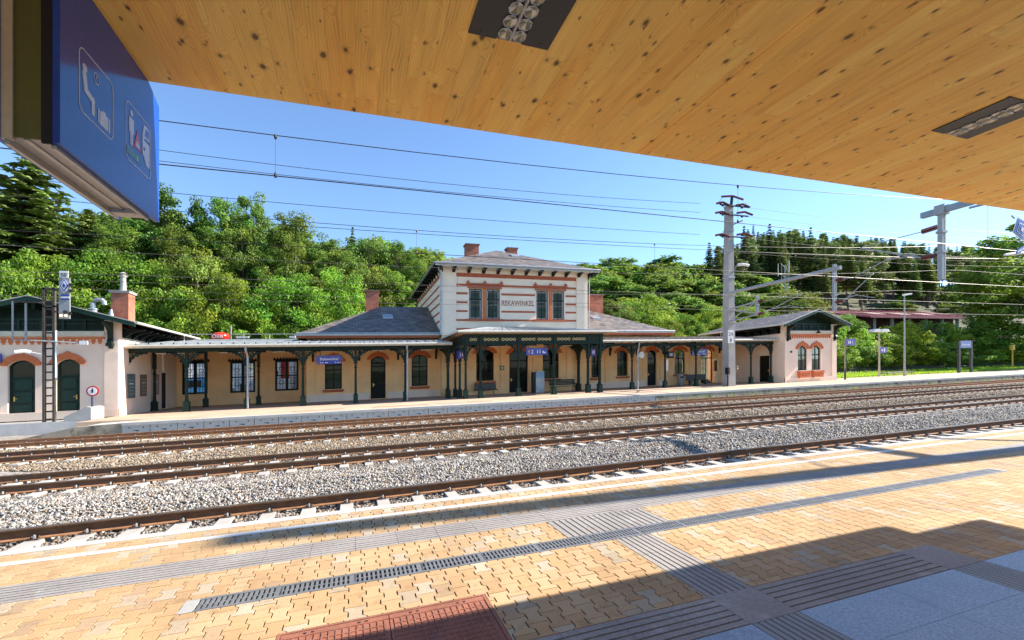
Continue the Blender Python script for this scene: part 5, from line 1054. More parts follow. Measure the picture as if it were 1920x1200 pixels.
mb = MB(); mb.path([(-15.0, 29.4, 3.4), (-15.3, 29.2, 3.5)], .03, STEEL); mb.path([(-15.3, 29.2, 3.5), (-15.5, 29.1, 3.55), (-15.8, 29.0, 3.5)], .09, WHITE, 8); tag(mb.build('platform_lamp', anchor=(-15.2, 29.3, 3.4)), 'small white lamp head sticking out left of the signal ladder', 'lamp')
t = thing('prohibition_sign', 'round red ringed no entry sign on a short dark post by the pavilion corner', 'sign', (-12.97, 29.5, -.1))
mb = MB(); mb.tube((-12.97, 29.5, -.15), (-12.97, 29.5, 1.3), .045, mat('dark_blue_post', (.03, .04, .09), .5)); mb.build('post', t); mb = MB(); mb.tube((-12.92, 29.44, 1.45), (-12.92, 29.40, 1.45), .27, mat('sign_red', (.50, .02, .02), .4), 20); mb.build('ring', t)
mb = MB(); mb.tube((-12.92, 29.40, 1.45), (-12.92, 29.39, 1.45), .20, SIGNW, 20); mb.build('disc', t); mb = MB(); mb.box(-12.96, -12.88, 29.38, 29.39, 1.36, 1.52, BLACK); mb.tube((-12.92, 29.39, 1.56), (-12.92, 29.38, 1.56), .035, BLACK, 8); mb.build('pictogram', t)
t = thing('platform_sign', 'small blue pictogram sign beside the left pavilion door at the picture edge', 'sign', (-17.5, 30.9, 3.2)); mb = MB(); mb.box(-17.9, -17.35, 30.83, 30.9, 3.08, 3.55, BLUE); mb.build('board', t); mb = MB(); mb.box(-17.62, -17.45, 30.825, 30.83, 3.15, 3.28, SIGNW); mb.box(-17.56, -17.51, 30.825, 30.83, 3.28, 3.42, SIGNW); mb.build('pictogram', t)

# ================================================================ right end of the far platform
def armsign(lab, u, v, h, sw, sh, txt, base_h=0):
    t = thing('platform_sign', lab, 'sign', (u, v, 0)); mb = MB(); mb.tube((u, v, 0), (u, v, h), .07, mat('sign_post', (.20, .19, .19), .5)); mb.tube((u, v, 0), (u, v, 1.0), .09, mat('dark_post_foot', (.05, .05, .06), .6)); mb.build('post', t)
    mb = MB(); mb.box(u+.07, u+sw, v-.06, v+.06, h-sh, h, mat('violet_blue_sign', (.075, .05, .33), .4, coat=.3)); mb.build('board', t); mb = MB(); mb.text(txt, u+sw*.62, v-.062, h-sh*.78, sh*.72, SIGNW); mb.box(u+sw*.25, u+sw*.33, v-.068, v-.062, h-sh*.75, h-sh*.35, SIGNW); mb.box(u+sw*.4, u+sw*.5, v-.068, v-.062, h-sh*.75, h-sh*.3, SIGNW); mb.build('lettering', t)
armsign('violet arm sign with a white 1 on a slim post beside the right pavilion', 44.3, 30.6, 3.9, 1.35, .62, '1')
t = thing('platform_lamp', 'platform lamp with two white winged shades and a violet arm sign on a pale post', 'lamp', (53.9, 33.6, 0)); u, v = 53.9, 33.6
mb = MB(); mb.tube((u, v, 0), (u, v, 5.2), .10, mat('pale_post', (.45, .40, .34), .6), 8, .07); mb.build('post', t)
for sg in (-1, 1): mb = MB(); mb.prism([(u+sg*.15, 4.85), (u+sg*.30, 5.15), (u+sg*1.0, 5.15), (u+sg*1.35, 4.85)], v-.3, v+.3, WHITE); mb.tube((u, v, 4.95), (u+sg*.2, v, 4.95), .04, STEEL); mb.build('lamp_shade', t)
mb = MB(); mb.box(u+.1, u+1.15, v-.06, v+.06, 2.55, 3.2, mat('violet_blue_sign', (.075, .05, .33), .4)); mb.build('board', t); mb = MB(); mb.box(u+.3, u+.5, v-.07, v-.062, 2.75, 2.95, SIGNW); mb.box(u+.65, u+.85, v-.07, v-.062, 2.7, 3.05, SIGNW); mb.build('lettering', t)
t = thing('street_lamp', 'tall grey street lamp with one flat arm on the right platform', 'lamp', (55.3, 32.0, 0)); mb = MB(); mb.tube((55.3, 32.0, 0), (55.3, 32.0, 8.6), .10, STEEL, 8, .06); mb.box(55.2, 55.4, 31.9, 32.1, 0, .5, STEEL); mb.build('pole', t); mb = MB(); mb.prism([(55.2, 8.55), (55.2, 8.75), (56.3, 8.85), (56.3, 8.7)], 31.85, 32.15, WHITE); mb.build('lamp_head', t)
t = thing('name_board', 'blue station name board on two dark posts in the grass far right', 'sign', (67.9, 33.1, 0))
mb = MB(); mb.box(66.7, 66.95, 33.0, 33.2, 0, 3.75, mat('dark_post', (.06, .055, .065), .6)); mb.build('post', t); mb = MB(); mb.box(69.0, 69.25, 33.0, 33.2, 0, 3.75, mat('dark_post', (.06, .055, .065), .6)); mb.build('post', t)
mb = MB(); mb.box(66.97, 68.98, 33.0, 33.12, 2.9, 3.75, BLUE); mb.build('board', t); mb = MB(); mb.text('Rekawinkel', 67.97, 32.998, 3.2, .34, SIGNW, 'CENTER'); mb.build('lettering', t)
t = thing('marker_post', 'yellow marker post in the grass at the far right', 'marker', (84.8, 36.2, 0)); YP = mat('yellow_post', (.55, .36, .02), .5); mb = MB(); mb.tube((84.8, 36.2, -.05), (84.8, 36.2, 3.0), .09, YP); mb.build('post', t); mb = MB(); mb.box(84.5, 85.1, 36.05, 36.35, 2.6, 3.3, YP); mb.build('head', t)
t = thing('concrete_slab', 'low dark concrete slab lying in the grass by the street lamp', 'slab', (58.5, 34.9, 0)); mb = MB(); mb.box(57, 61.5, 34.6, 35.5, -.1, .38, OLDCONC); mb.build('slab', t)
# lattice radio mast behind the right pavilion
t = thing('radio_mast', 'slim lattice radio mast with antennas behind the right pavilion roof', 'mast', (71.8, 60, 3)); u, v = 71.8, 60; tz = float(terr(u, v))
mb = MB(); b = .45
for i in (-1, 1):
    for j in (-1, 1): mb.tube((u+i*b, v+j*b, tz), (u+i*b*.8, v+j*b*.8, 19.3), .05, STEEL, 5)
z = tz
while z < 19: mb.tube((u-b*.9, v-b, z), (u+b*.9, v-b, z+.9), .03, STEEL, 4); mb.tube((u+b*.9, v-b, z+.9), (u-b*.9, v-b, z+1.8), .03, STEEL, 4); mb.tube((u-b, v-b*.9, z), (u-b, v+b*.9, z+.9), .03, STEEL, 4); z += 1.8
mb.build('lattice', t)
for dx, z0, z1 in ((-1.6, 17.2, 19.4), (1.0, 18.0, 20.2), (-6.6, 0, 0)):
    if z1: mb = MB(); mb.tube((u+dx, v, z0), (u+dx, v, z1), .05, WHITE, 6); mb.tube((u, v, z0+.4), (u+dx, v, z0+.4), .03, STEEL, 5); mb.build('antenna', t)
# red roofed shed
SH = thing('shed', 'long open shed with a dark red metal roof below the pine wood', 'shed', (110, 62, 8)); a0, a1 = P(1622, 590, 60)[0], P(1836, 592, 60)[0]
zr = P(1720, 593, 59)[2]+.1; REDROOF = mat('red_metal_roof', (.30, .07, .085), .55, .1, .3)
mb = MB(); mb.slab([(a0, 59.0, zr-.2), (a1, 59.0, zr-.2), (a1+3, 72, zr+3.0), (a0-3, 72, zr+3.0)], .3, REDROOF)
for k in range(40): x = a0+(a1-a0)*k/39; mb.slab([(x-.06, 59.0, zr-.16), (x+.06, 59.0, zr-.16), (x+.06, 72, zr+3.06), (x-.06, 72, zr+3.06)], .05, REDROOF)
mb.build('roof', SH)
for x in (a0+8, a0+16, a0+24): mb = MB(); mb.slab([(x, 63, zr+.82), (x+3, 63, zr+.82), (x+3.4, 66, zr+1.56), (x+.4, 66, zr+1.56)], .06, mat('roof_light', (.62, .50, .42), .5)); mb.build('roof_light', SH)
mb = MB(); mb.box(a0+2, a1-2, 63.5, 63.8, 4.5, zr+.5, mat('red_brown_boards', (.085, .028, .022), .8, .2, 2)); mb.box(a0+2, a0+2.3, 60, 63.5, 4.5, zr-.1, mat('red_brown_boards', (.085, .028, .022), .8)); mb.build('wall', SH)
for k in range(7): x = a0+2.5+(a1-a0-5)*k/6; mb = MB(); mb.box(x-.25, x+.25, 59.8, 60.2, 4.5, zr-.25, CONCRETE); mb.build('post', SH)

# ================================================================ forecourt behind the left veranda
mb = MB(); mb.box(-22, -3.6, 40.7, 49.0, -.6, .0, ASPHALT); tag(mb.build('road'), kind='structure')
KW = mat('backdrop_white', (.72, .70, .66), .8, .08, 1)  # white backdrop added to bring street brightness into the leaded windows
mb = MB(); mb.box(-22, -1, 48.2, 48.5, -.5, 3.9, KW)
for k in range(9): mb.box(-21.5+k*2.3, -21.2+k*2.3, 48.15, 48.2, 0, 3.95, GREYP)
for k in range(40): x = -20+k*.47; mb.box(x, x+.2+.1*(k%3), 48.15, 48.2, .2, .5+.35*((k*7)%4), (ORANGE, CREAM, GREYP, BLACK, CREAMTRIM)[(k*3)%5])
mb.box(-22, -1, 48.12, 48.58, 3.9, 4.0, CONCRETEL)
tag(mb.build('street_backdrop', anchor=(-12, 49.3, 0)), 'added white backdrop standing for the bright street behind the leaded windows', 'wall')
t = thing('van', 'blue delivery van parked behind the first leaded window', 'van', (-12.2, 45.2, 0)); VB = mat('van_blue', (.03, .22, .50), .3, .05, coat=.6)
mb = MB(); mb.prism([(-14.2, .45), (-14.2, 2.0), (-13.9, 2.15), (-11.6, 2.15), (-10.9, 1.35), (-10.1, 1.15), (-10.0, .45)], 44.4, 46.0, VB); mb.build('body', t); mb = MB(); mb.prism([(-11.9, 1.4), (-11.9, 1.95), (-11.6, 1.98), (-11.05, 1.4)], 44.385, 44.4, BLACK); mb.box(-13.7, -12.2, 44.385, 44.4, 1.4, 1.95, BLACK); mb.build('window', t)
for x in (-13.3, -10.9): mb = MB(); mb.tube((x, 44.36, .36), (x, 44.6, .36), .36, BLACK, 14); mb.tube((x, 44.34, .36), (x, 44.36, .36), .2, STEEL, 10); mb.build('wheel', t)
t = thing('advertising_pillar', 'red and white advertising board standing behind the third leaded window', 'board', (-6.2, 45, 0)); mb = MB(); mb.box(-7.2, -5.4, 45, 45.1, .8, 3.6, SIGNW); mb.build('board', t); mb = MB(); mb.box(-6.3, -5.6, 44.985, 45, 1.9, 3.5, mat('sign_red', (.5, .02, .02), .4)); mb.box(-7.1, -6.5, 44.985, 45, 2.2, 2.6, BLACK); mb.build('panel', t); mb = MB(); mb.tube((-7, 45.05, 0), (-7, 45.05, .8), .05, STEEL); mb.build('post', t); mb = MB(); mb.tube((-5.6, 45.05, 0), (-5.6, 45.05, .8), .05, STEEL); mb.build('post', t)
# red ball sign + bridge railing seen over the veranda roof
t = thing('railway_logo_sign', 'big red lozenge ball sign with white letters on a post above the veranda roof', 'sign', (-11.2, 46, 0)); c = P(413, 632, 46)
RB = mat('glossy_red', (.62, .028, .012), .25, .04, coat=.6); mb = MB(); mb.lathe((c[0], 46, c[2]-.42), [(.02, 0), (.40, .04), (.62, .16), (.70, .34), (.70, .5), (.62, .68), (.40, .80), (.02, .84)], RB, 20); mb.build('ball', t, smooth=True)
mb = MB(); mb.text('ÖBB', c[0]-.05, 46-.715, c[2]-.14, .42, SIGNW, 'CENTER', th=.05); mb.build('lettering', t); mb = MB(); mb.tube((c[0], 46, 0), (c[0], 46, c[2]-.42), .08, STEEL); mb.build('post', t)
t = thing('footbridge_railing', 'grey metal railing with lamps and slim posts seen above the left veranda roof', 'railing', (-8, 46.5, 4.5)); mb = MB()
x0 = P(386, 627, 46.5); x1 = P(556, 627, 46.5); zt = x0[2]
mb.tube((x0[0]-4, 46.5, zt), (x1[0]+1.5, 46.5, zt), .035, STEEL, 6); mb.tube((x0[0]-4, 46.5, zt-.8), (x1[0]+1.5, 46.5, zt-.8), .03, STEEL, 6); mb.build('rail', t)
for px in (300, 358, 433, 457, 505, 552, 554): q = P(px, 627, 46.5); h = .8 if px == 433 else (.0 if px > 300 else 0); mb = MB(); mb.tube((q[0], 46.5, 0), (q[0], 46.5, zt+h), .05, STEEL, 6); mb.build('post', t)
mb = MB()
for px in (449, 461, 548): q = P(px, 629, 46.4); mb.box(q[0]-.25, q[0]+.25, 46.3, 46.45, zt-.35, zt-.2, WHITE)
q = P(487, 634, 47); mb.build('lamp_head', t)
mb = MB(); mb.box(P(470, 634, 47)[0], P(500, 634, 47)[0], 46.6, 48, zt-1.4, zt-.45, mat('dark_vent', (.03, .05, .09), .5)); tag(mb.build('roof_vent_box', anchor=(P(485, 634, 47)[0], 47, 4.5)), 'dark blue box unit behind the railing above the veranda roof', 'unit')

# ================================================================ near canopy with wooden soffit
PC = thing('platform_canopy', 'cantilevered wooden platform canopy overhead with knotty pine boarding', 'canopy', (2, 0, 0)); WC = 3.09
wm = bpy.data.materials.new('knotty_pine_boards'); wm.use_nodes = True; n, l = wm.node_tree.nodes, wm.node_tree.links; b = n['Principled BSDF']; b.inputs['Roughness'].default_value = .55; b.inputs['Specular IOR Level'].default_value = .3
def node(t, **k):
    x = n.new(t)
    for a, v_ in k.items(): setattr(x, a, v_)
    return x
def math_(op, *ins):
    x = node('ShaderNodeMath', operation=op)
    for i, q in enumerate(ins):
        if isinstance(q, (int, float)): x.inputs[i].default_value = q
        else: l.new(q, x.inputs[i])
    return x.outputs[0]
def rng_(src, a, b_, c_, d_):
    x = node('ShaderNodeMapRange'); l.new(src, x.inputs['Value'])
    for k_, q in zip(('From Min', 'From Max', 'To Min', 'To Max'), (a, b_, c_, d_)): x.inputs[k_].default_value = q
    return x.outputs[0]
def comb(x, y, z=0.0):
    c_ = node('ShaderNodeCombineXYZ')
    for i, q in enumerate((x, y, z)):
        if isinstance(q, (int, float)): c_.inputs[i].default_value = q
        else: l.new(q, c_.inputs[i])
    return c_.outputs[0]
geo = node('ShaderNodeNewGeometry'); sp = node('ShaderNodeSeparateXYZ'); l.new(geo.outputs['Position'], sp.inputs[0]); X, Y = sp.outputs[0], sp.outputs[1]
bi = math_('FLOOR', math_('DIVIDE', X, .118)); wn1 = node('ShaderNodeTexWhiteNoise', noise_dimensions='1D'); l.new(bi, wn1.inputs['W']); rnd = wn1.outputs['Value']
yo = math_('ADD', Y, math_('MULTIPLY', rnd, 57.0))
seg = math_('FLOOR', math_('DIVIDE', yo, 1.7)); wn2 = node('ShaderNodeTexWhiteNoise', noise_dimensions='2D'); l.new(comb(bi, seg), wn2.inputs['Vector']); rnd2 = wn2.outputs['Value']
yo2 = math_('ADD', yo, math_('MULTIPLY', rnd2, 31.0))
nzw = node('ShaderNodeTexNoise'); nzw.inputs['Scale'].default_value = 1.0; nzw.inputs['Detail'].default_value = 3; l.new(comb(math_('MULTIPLY', X, 7.0), math_('MULTIPLY', yo2, 1.1)), nzw.inputs['Vector'])
# growth rings cut lengthwise

fib = node('ShaderNodeTexNoise'); fib.inputs['Scale'].default_value = 1; fib.inputs['Detail'].default_value = 5; l.new(comb(math_('MULTIPLY', X, 260.0), math_('MULTIPLY', yo2, 5.0)), fib.inputs['Vector'])
vor = node('ShaderNodeTexVoronoi', voronoi_dimensions='2D', feature='F1'); vor.inputs['Scale'].default_value = 1; l.new(comb(math_('MULTIPLY', X, 7.6), math_('MULTIPLY', yo2, 4.6)), vor.inputs['Vector']); 
ks = node('ShaderNodeSeparateColor'); l.new(vor.outputs['Color'], ks.inputs[0]); size = rng_(math_('POWER', ks.outputs[0], 1.5), .05, 1, .018, .10)
nk = node('ShaderNodeTexNoise'); nk.inputs['Scale'].default_value = 34; l.new(geo.outputs['Position'], nk.inputs['Vector'])
dk = math_('ADD', vor.outputs['Distance'], math_('MULTIPLY', math_('SUBTRACT', nk.outputs['Fac'], .5), .055))
bend = math_('MULTIPLY', rng_(vor.outputs['Distance'], .05, .32, 1, 0), .035)
gr = math_('SINE', math_('MULTIPLY', math_('ADD', math_('ADD', X, bend), math_('MULTIPLY', nzw.outputs['Fac'], .075)), 520.0)); grain = rng_(gr, -1, 1, .0, 1.0)
sv_ = node('ShaderNodeTexNoise'); sv_.inputs['Scale'].default_value = 1; sv_.inputs['Detail'].default_value = 4; l.new(comb(math_('MULTIPLY', X, 26.0), math_('MULTIPLY', yo2, 2.6)), sv_.inputs['Vector'])
knot = rng_(math_('SUBTRACT', dk, size), -.03, .02, 1, 0); halo = rng_(math_('SUBTRACT', dk, size), -.01, .11, 1, 0); halo = math_('MULTIPLY', halo, rng_(ks.outputs[0], .1, .4, 0, 1)); knot = math_('MULTIPLY', knot, rng_(ks.outputs[0], .1, .16, 0, 1))
vo2 = node('ShaderNodeTexVoronoi', voronoi_dimensions='2D', feature='F1'); vo2.inputs['Scale'].default_value = 1; l.new(comb(math_('MULTIPLY', X, 17.0), math_('MULTIPLY', yo2, 8.0)), vo2.inputs['Vector'])
k2 = node('ShaderNodeSeparateColor'); l.new(vo2.outputs['Color'], k2.inputs[0]); d2 = math_('SUBTRACT', math_('ADD', vo2.outputs['Distance'], math_('MULTIPLY', math_('SUBTRACT', nk.outputs['Fac'], .5), .14)), rng_(k2.outputs[1], .5, 1, .02, .13))
pin = math_('MULTIPLY', rng_(d2, -.05, .04, 1, 0), rng_(k2.outputs[0], .62, .66, 0, .8)); knot = math_('MAXIMUM', knot, pin)
edge = math_('ABSOLUTE', math_('SUBTRACT', math_('FRACT', math_('DIVIDE', X, .118)), .5)); edge = rng_(edge, .485, .5, 0, 1)
base = node('ShaderNodeMix', data_type='RGBA'); l.new(rnd2, base.inputs['Factor']); base.inputs[6].default_value = (.97, .48, .088, 1); base.inputs[7].default_value = (.98, .57, .13, 1)
v1 = math_('MULTIPLY', rng_(fib.outputs['Fac'], .3, .7, .90, 1.10), rng_(grain, 0, 1, .90, 1.14)); v1 = math_('MULTIPLY', v1, rng_(sv_.outputs['Fac'], .35, .7, 1.12, .86)); v1 = math_('MULTIPLY', v1, rng_(rnd, 0, 1, 1.0, 1.12)); v1 = math_('MULTIPLY', v1, rng_(edge, 0, 1, 1, .72)); v1 = math_('MULTIPLY', v1, rng_(halo, 0, 1, 1, .72))
sc = node('ShaderNodeVectorMath', operation='SCALE'); l.new(base.outputs[2], sc.inputs[0]); l.new(v1, sc.inputs['Scale'])
mx = node('ShaderNodeMix', data_type='RGBA'); l.new(math_('MULTIPLY', knot, .88), mx.inputs['Factor']); l.new(sc.outputs[0], mx.inputs[6]); mx.inputs[7].default_value = (.12, .045, .013, 1); l.new(mx.outputs[2], b.inputs['Base Color'])
MATS['wood'] = wm; WOOD = wm
mb = MB(); out = [(-7, -3.2), (-7, 2.64), (1.808, 2.64), (1.808, -3.2)]; mb.prism(out, WC, WC+.10, WOOD, 'w'); mb.prism([(1.812, -3.2), (1.812, 2.64), (9.75, 2.64), (9.75, 2.42), (10.75, 2.42), (10.75, -3.2)], WC, WC+.10, WOOD, 'w'); mb.build('soffit', PC)  # stepped right end is unseen, shaped to cast the notch in the shadow
mb = MB(); mb.box(-7, 9.76, 2.643, 2.66, WC+.02, WC+.16, mat('larch_edge_board', (.45, .27, .11), .6, .1, 5)); mb.build('edge_board', PC)
mb = MB(); mb.box(-7, 9.7, -3.2, 2.38, WC+.11, WC+.2, ZINC); mb.build('roof_slab', PC)
for u in (-4.5, 8.2): mb = MB(); mb.box(u-.1, u+.1, -.9, -.7, 0, WC, STEEL); mb.build('post', PC)
for i, (u0, v1) in enumerate(((.455, 1.893), (3.487, 1.866))):
    t = thing('ceiling_light', ['square dark recessed ceiling light with faceted lenses at the top centre', 'square dark recessed ceiling light near the right picture edge'][i], 'ceiling light', (u0+.19, v1-.19, WC)); s = .37; v0 = v1-s
    FRM = mat('dark_bronze_plate', (.045, .038, .034), .5, .06, 6); mb = MB(); mb.box(u0, u0+.125, v0, v1, WC-.006, WC-.0005, FRM); mb.box(u0+.245, u0+s, v0, v1, WC-.006, WC-.0005, FRM); mb.build('cover_plate', t)
    mb = MB(); mb.box(u0+.125, u0+.245, v0, v1, WC-.002, WC-.0005, mat('lamp_recess', (.16, .13, .11), .4)); mb.box(u0+.180, u0+.190, v0+.01, v1-.01, WC-.012, WC-.002, mat('lamp_rib', (.55, .48, .40), .4)); mb.build('recess', t)
    LENS = mat('lens_reflector', (.40, .38, .34), .22, .05, 20, metal=.8)
    LR = mat('lens_rim', (.75, .72, .66), .3, .03); LF = [mat('lens_facet_lit_tone', (.55, .52, .46), .15, .1, 60, metal=.6), mat('lens_facet_shade_tone', (.16, .15, .12), .15, .2, 60, metal=.6), mat('lens_facet_olive', (.30, .28, .20), .2, .2, 60, metal=.5)]  # facet tones paint the light and dark reflections of the lenses
    for k in range(5):
        for q in (0, 1):
            cu, cv = u0+(.152 if q == 0 else .218), v0+.045+k*.07; mb = MB(); hx = [(cu+.029*cos(pi*j/3.5+.3), cv+.034*sin(pi*j/3.5+.3)) for j in range(7)]
            for j in range(7):
                p_, q_ = hx[j], hx[(j+1) % 7]; mb.tube((*p_, WC-.009), (*q_, WC-.009), .0016, LR, 5)
                mb.poly([(*p_, WC-.0085), (*q_, WC-.0085), (cu+.004, cv-.006, WC-.0035)], LF[(j*2+k+q) % 3])
            mb.build('lens', t)
    mb = MB()
    for q in ((.05, .03), (.32, .03), (.05, s-.03), (.32, s-.03)): mb.tube((u0+q[0], v0+q[1], WC-.0065), (u0+q[0], v0+q[1], WC-.004), .006, BLACK, 8)
    mb.build('screw_cap', t)
# ---------------------------------------------------------------- hanging pictogram sign box
HS = thing('waiting_area_sign', 'glossy blue hanging sign box with seated passenger and train warning pictograms', 'sign', (-1.0, 2.35, 2.45)); uf = -.94; v0, v1, w0 = 1.94, 2.755, 2.447
ALU = mat('warm_aluminium', (.50, .46, .41), .35, .06, 8, metal=.6)
mb = MB(); mb.prism([(v0, w0), (v1, w0), (v1, 3.03), (2.63, 3.085), (v0, 3.085)], uf-.02, uf, BLUEBOX, 'a'); mb.build('front_panel', HS)
mb = MB(); mb.prism([(v0, w0), (v1, w0), (v1, 3.03), (2.63, 3.085), (v0, 3.085)], uf-.175, uf-.155, BLUEBOX, 'a'); mb.build('rear_panel', HS)
OLIVE = mat('olive_board', (.11, .10, .025), .5, .06, 5)
mb = MB(); mb.box(uf-.125, uf-.055, v0+.012, v0+.02, w0+.012, 3.08, OLIVE); mb.box(uf-.155, uf-.125, v0+.004, v0+.02, w0, 3.08, ALU); mb.box(uf-.055, uf-.02, v0+.01, v0+.018, w0, 3.08, mat('black_seal', (.004, .004, .01), .6)); mb.build('end_board', HS)
mb = MB(); mb.box(uf-.155, uf-.142, v0+.02, v1-.06, w0-.012, w0+.03, ALU); mb.box(uf-.033, uf-.021, v0+.02, v1-.06, w0-.012, w0+.03, ALU); mb.box(uf-.142, uf-.033, v0+.02, v1-.10, w0+.012, w0+.03, mat('white_channel', (.66, .60, .52), .5)); mb.box(uf-.105, uf-.09, v0+.02, v1-.1, w0+.006, w0+.012, ALU); mb.box(uf-.142, uf-.033, v1-.14, v1-.075, w0-.008, w0+.012, mat('white_channel', (.66, .60, .52), .5)); mb.build('bottom_channel', HS)
tfp = lambda a, d, c: (uf-d, a, c)
PW = mat('pictogram_white', (.52, .57, .68), .4, .02); mb = MB(tfp)
def rframe(a0, a1, c0, c1, r=.03, th=.0042):
    pts = []
    for cx, cy, s in ((a1-r, c1-r, 0), (a0+r, c1-r, 1), (a0+r, c0+r, 2), (a1-r, c0+r, 3)):
        for k in range(5): q = pi/2*(s+k/4); pts.append((cx+r*cos(q), cy+r*sin(q)))
    for i in range(len(pts)):
        p, q = pts[i], pts[(i+1) % len(pts)]; d = np.array(q)-np.array(p); L = np.linalg.norm(d)
        if L < 1e-6: continue
        nn = np.array([-d[1], d[0]])/L*th/2; mb.prism([tuple(np.array(p)+nn), tuple(np.array(q)+nn), tuple(np.array(q)-nn), tuple(np.array(p)-nn)], -.0015, 0, PW)
DD = [.0018]
def dd_(): DD[0] += .00002; return -DD[0]
def disc(a, c, r, M=PW, n=16, d=None):
    d = dd_() if d is None else d; mb.prism([(a+r*cos(2*pi*k/n), c+r*sin(2*pi*k/n)) for k in range(n)], d, 0, M)
rframe(2.05, 2.29, 2.625, 2.86); disc(2.085, 2.795, .015); 
def ell(p, q, r, M=PW): d = np.array(q)-np.array(p); L = np.linalg.norm(d); nn = np.array([-d[1], d[0]])/L*r; mb.prism([tuple(np.array(p)+nn), tuple(np.array(q)+nn), tuple(np.array(q)-nn), tuple(np.array(p)-nn)], dd_(), 0, M)
ell((2.082, 2.772), (2.092, 2.722), .013); ell((2.088, 2.720), (2.138, 2.706), .012); ell((2.139, 2.714), (2.142, 2.652), .010); disc(2.140, 2.707, .012); disc(2.092, 2.72, .014); disc(2.082, 2.772, .013)
mb.prism([(2.19, 2.645), (2.25, 2.645), (2.25, 2.70), (2.19, 2.70)], -.0018, 0, PW); mb.prism([(2.176, 2.645), (2.185, 2.645), (2.185, 2.70), (2.176, 2.70)], -.0018, 0, PW); mb.prism([(2.255, 2.645), (2.264, 2.645), (2.264, 2.70), (2.255, 2.70)], -.0018, 0, PW); mb.prism([(2.208, 2.70), (2.232, 2.70), (2.232, 2.708), (2.208, 2.708)], -.0018, 0, PW)
for k in range(16): q0, q1 = 2*pi*k/16, 2*pi*(k+1)/16; mb.prism([(2.165+r*cos(q), 2.805+r*sin(q)) for r, q in ((.021, q0), (.021, q1), (.0185, q1), (.0185, q0))], -.0015, 0, PW)
ell((2.165, 2.805), (2.165, 2.820), .0016); ell((2.165, 2.805), (2.173, 2.80), .0016)
mb.build('pictogram', HS); mb = MB(tfp); rframe(2.40, 2.65, 2.615, 2.868); disc(2.452, 2.832, .013); mb.prism([(2.43, 2.81), (2.474, 2.81), (2.474, 2.745), (2.464, 2.745), (2.464, 2.69), (2.454, 2.69), (2.454, 2.74), (2.45, 2.74), (2.45, 2.69), (2.44, 2.69), (2.44, 2.745), (2.43, 2.745)], -.0018, 0, PW)
PK = mat('pictogram_red', (.55, .06, .12), .4); mb.prism([(2.475, 2.70), (2.545, 2.70), (2.51, 2.785)], -.0016, 0, PK); mb.prism([(2.489, 2.708), (2.531, 2.708), (2.51, 2.762)], -.0024, -.0016, PW); mb.prism([(2.507, 2.722), (2.513, 2.722), (2.515, 2.748), (2.505, 2.748)], -.003, -.0024, PK)
mb.prism([(2.41, 2.64), (2.54, 2.64), (2.54, 2.675), (2.41, 2.675)], -.0016, 0, mat('pictogram_green', (.08, .22, .24), .4)); mb.prism([(2.505, 2.645), (2.512, 2.645), (2.512, 2.668), (2.505, 2.668)], -.0024, -.0016, PW)
mb.prism([(2.562, 2.70), (2.562, 2.80), (2.575, 2.845), (2.60, 2.852), (2.638, 2.845), (2.638, 2.79), (2.59, 2.79), (2.575, 2.775), (2.638, 2.775), (2.638, 2.665), (2.60, 2.665), (2.575, 2.70)], -.0018, 0, PW); mb.prism([(2.585, 2.80), (2.630, 2.80), (2.630, 2.838), (2.598, 2.838)], -.0024, -.0018, BLUEBOX); disc(2.58, 2.735, .009, BLUEBOX, 10, -.0024)
mb.build('pictogram', HS)
# ---------------------------------------------------------------- blue diamond plate at right
uu = 16.0; DS = thing('diamond_signal', 'blue and white diamond plate with blue bars hung from the catenary at the right edge', 'signal', (16, 6.7, 5.5)); p = P(1912, 432, 7.6); cu, cv, cz = p
mb = MB(); s = .30
def dia(r, d, M): mb.prism([(cu-r*1.02, cz-r*.25), (cu-r*.35, cz+r*1.05), (cu+r*1.02, cz+r*.75), (cu+r*.45, cz-r*.85)], cv+d-.01, cv+d, M)
for r, d, M in ((.36, 0, WHITE), (.315, -.012, BLUE), (.21, -.024, WHITE), (.165, -.036, BLUE), (.075, -.048, WHITE)): dia(r, d, M)
mb.build('plate', DS)
mb = MB(); mb.prism([(cu-.25, cz-.72), (cu-.17, cz-.58), (cu+.6, cz-.25), (cu+.6, cz-.45)], cv-.03, cv-.01, BLUE); mb.prism([(cu-.2, cz-.66), (cu-.19, cz-.63), (cu+.6, cz-.33), (cu+.6, cz-.38)], cv-.04, cv-.03, WHITE); mb.build('bar_plate', DS)
mb = MB(); mb.tube((cu-.15, cv+.05, cz+.35), (cu-.28, cv+.05, 5.7), .02, STEEL); mb.tube((cu-.6, cv+.05, cz-.72), (cu+1.5, cv+.05, cz-.5), .035, WHITE); mb.tube((cu+1.4, cv+.05, cz-.9), (cu+1.4, cv+.05, 6.9), .03, STEEL); mb.build('hanger', DS)
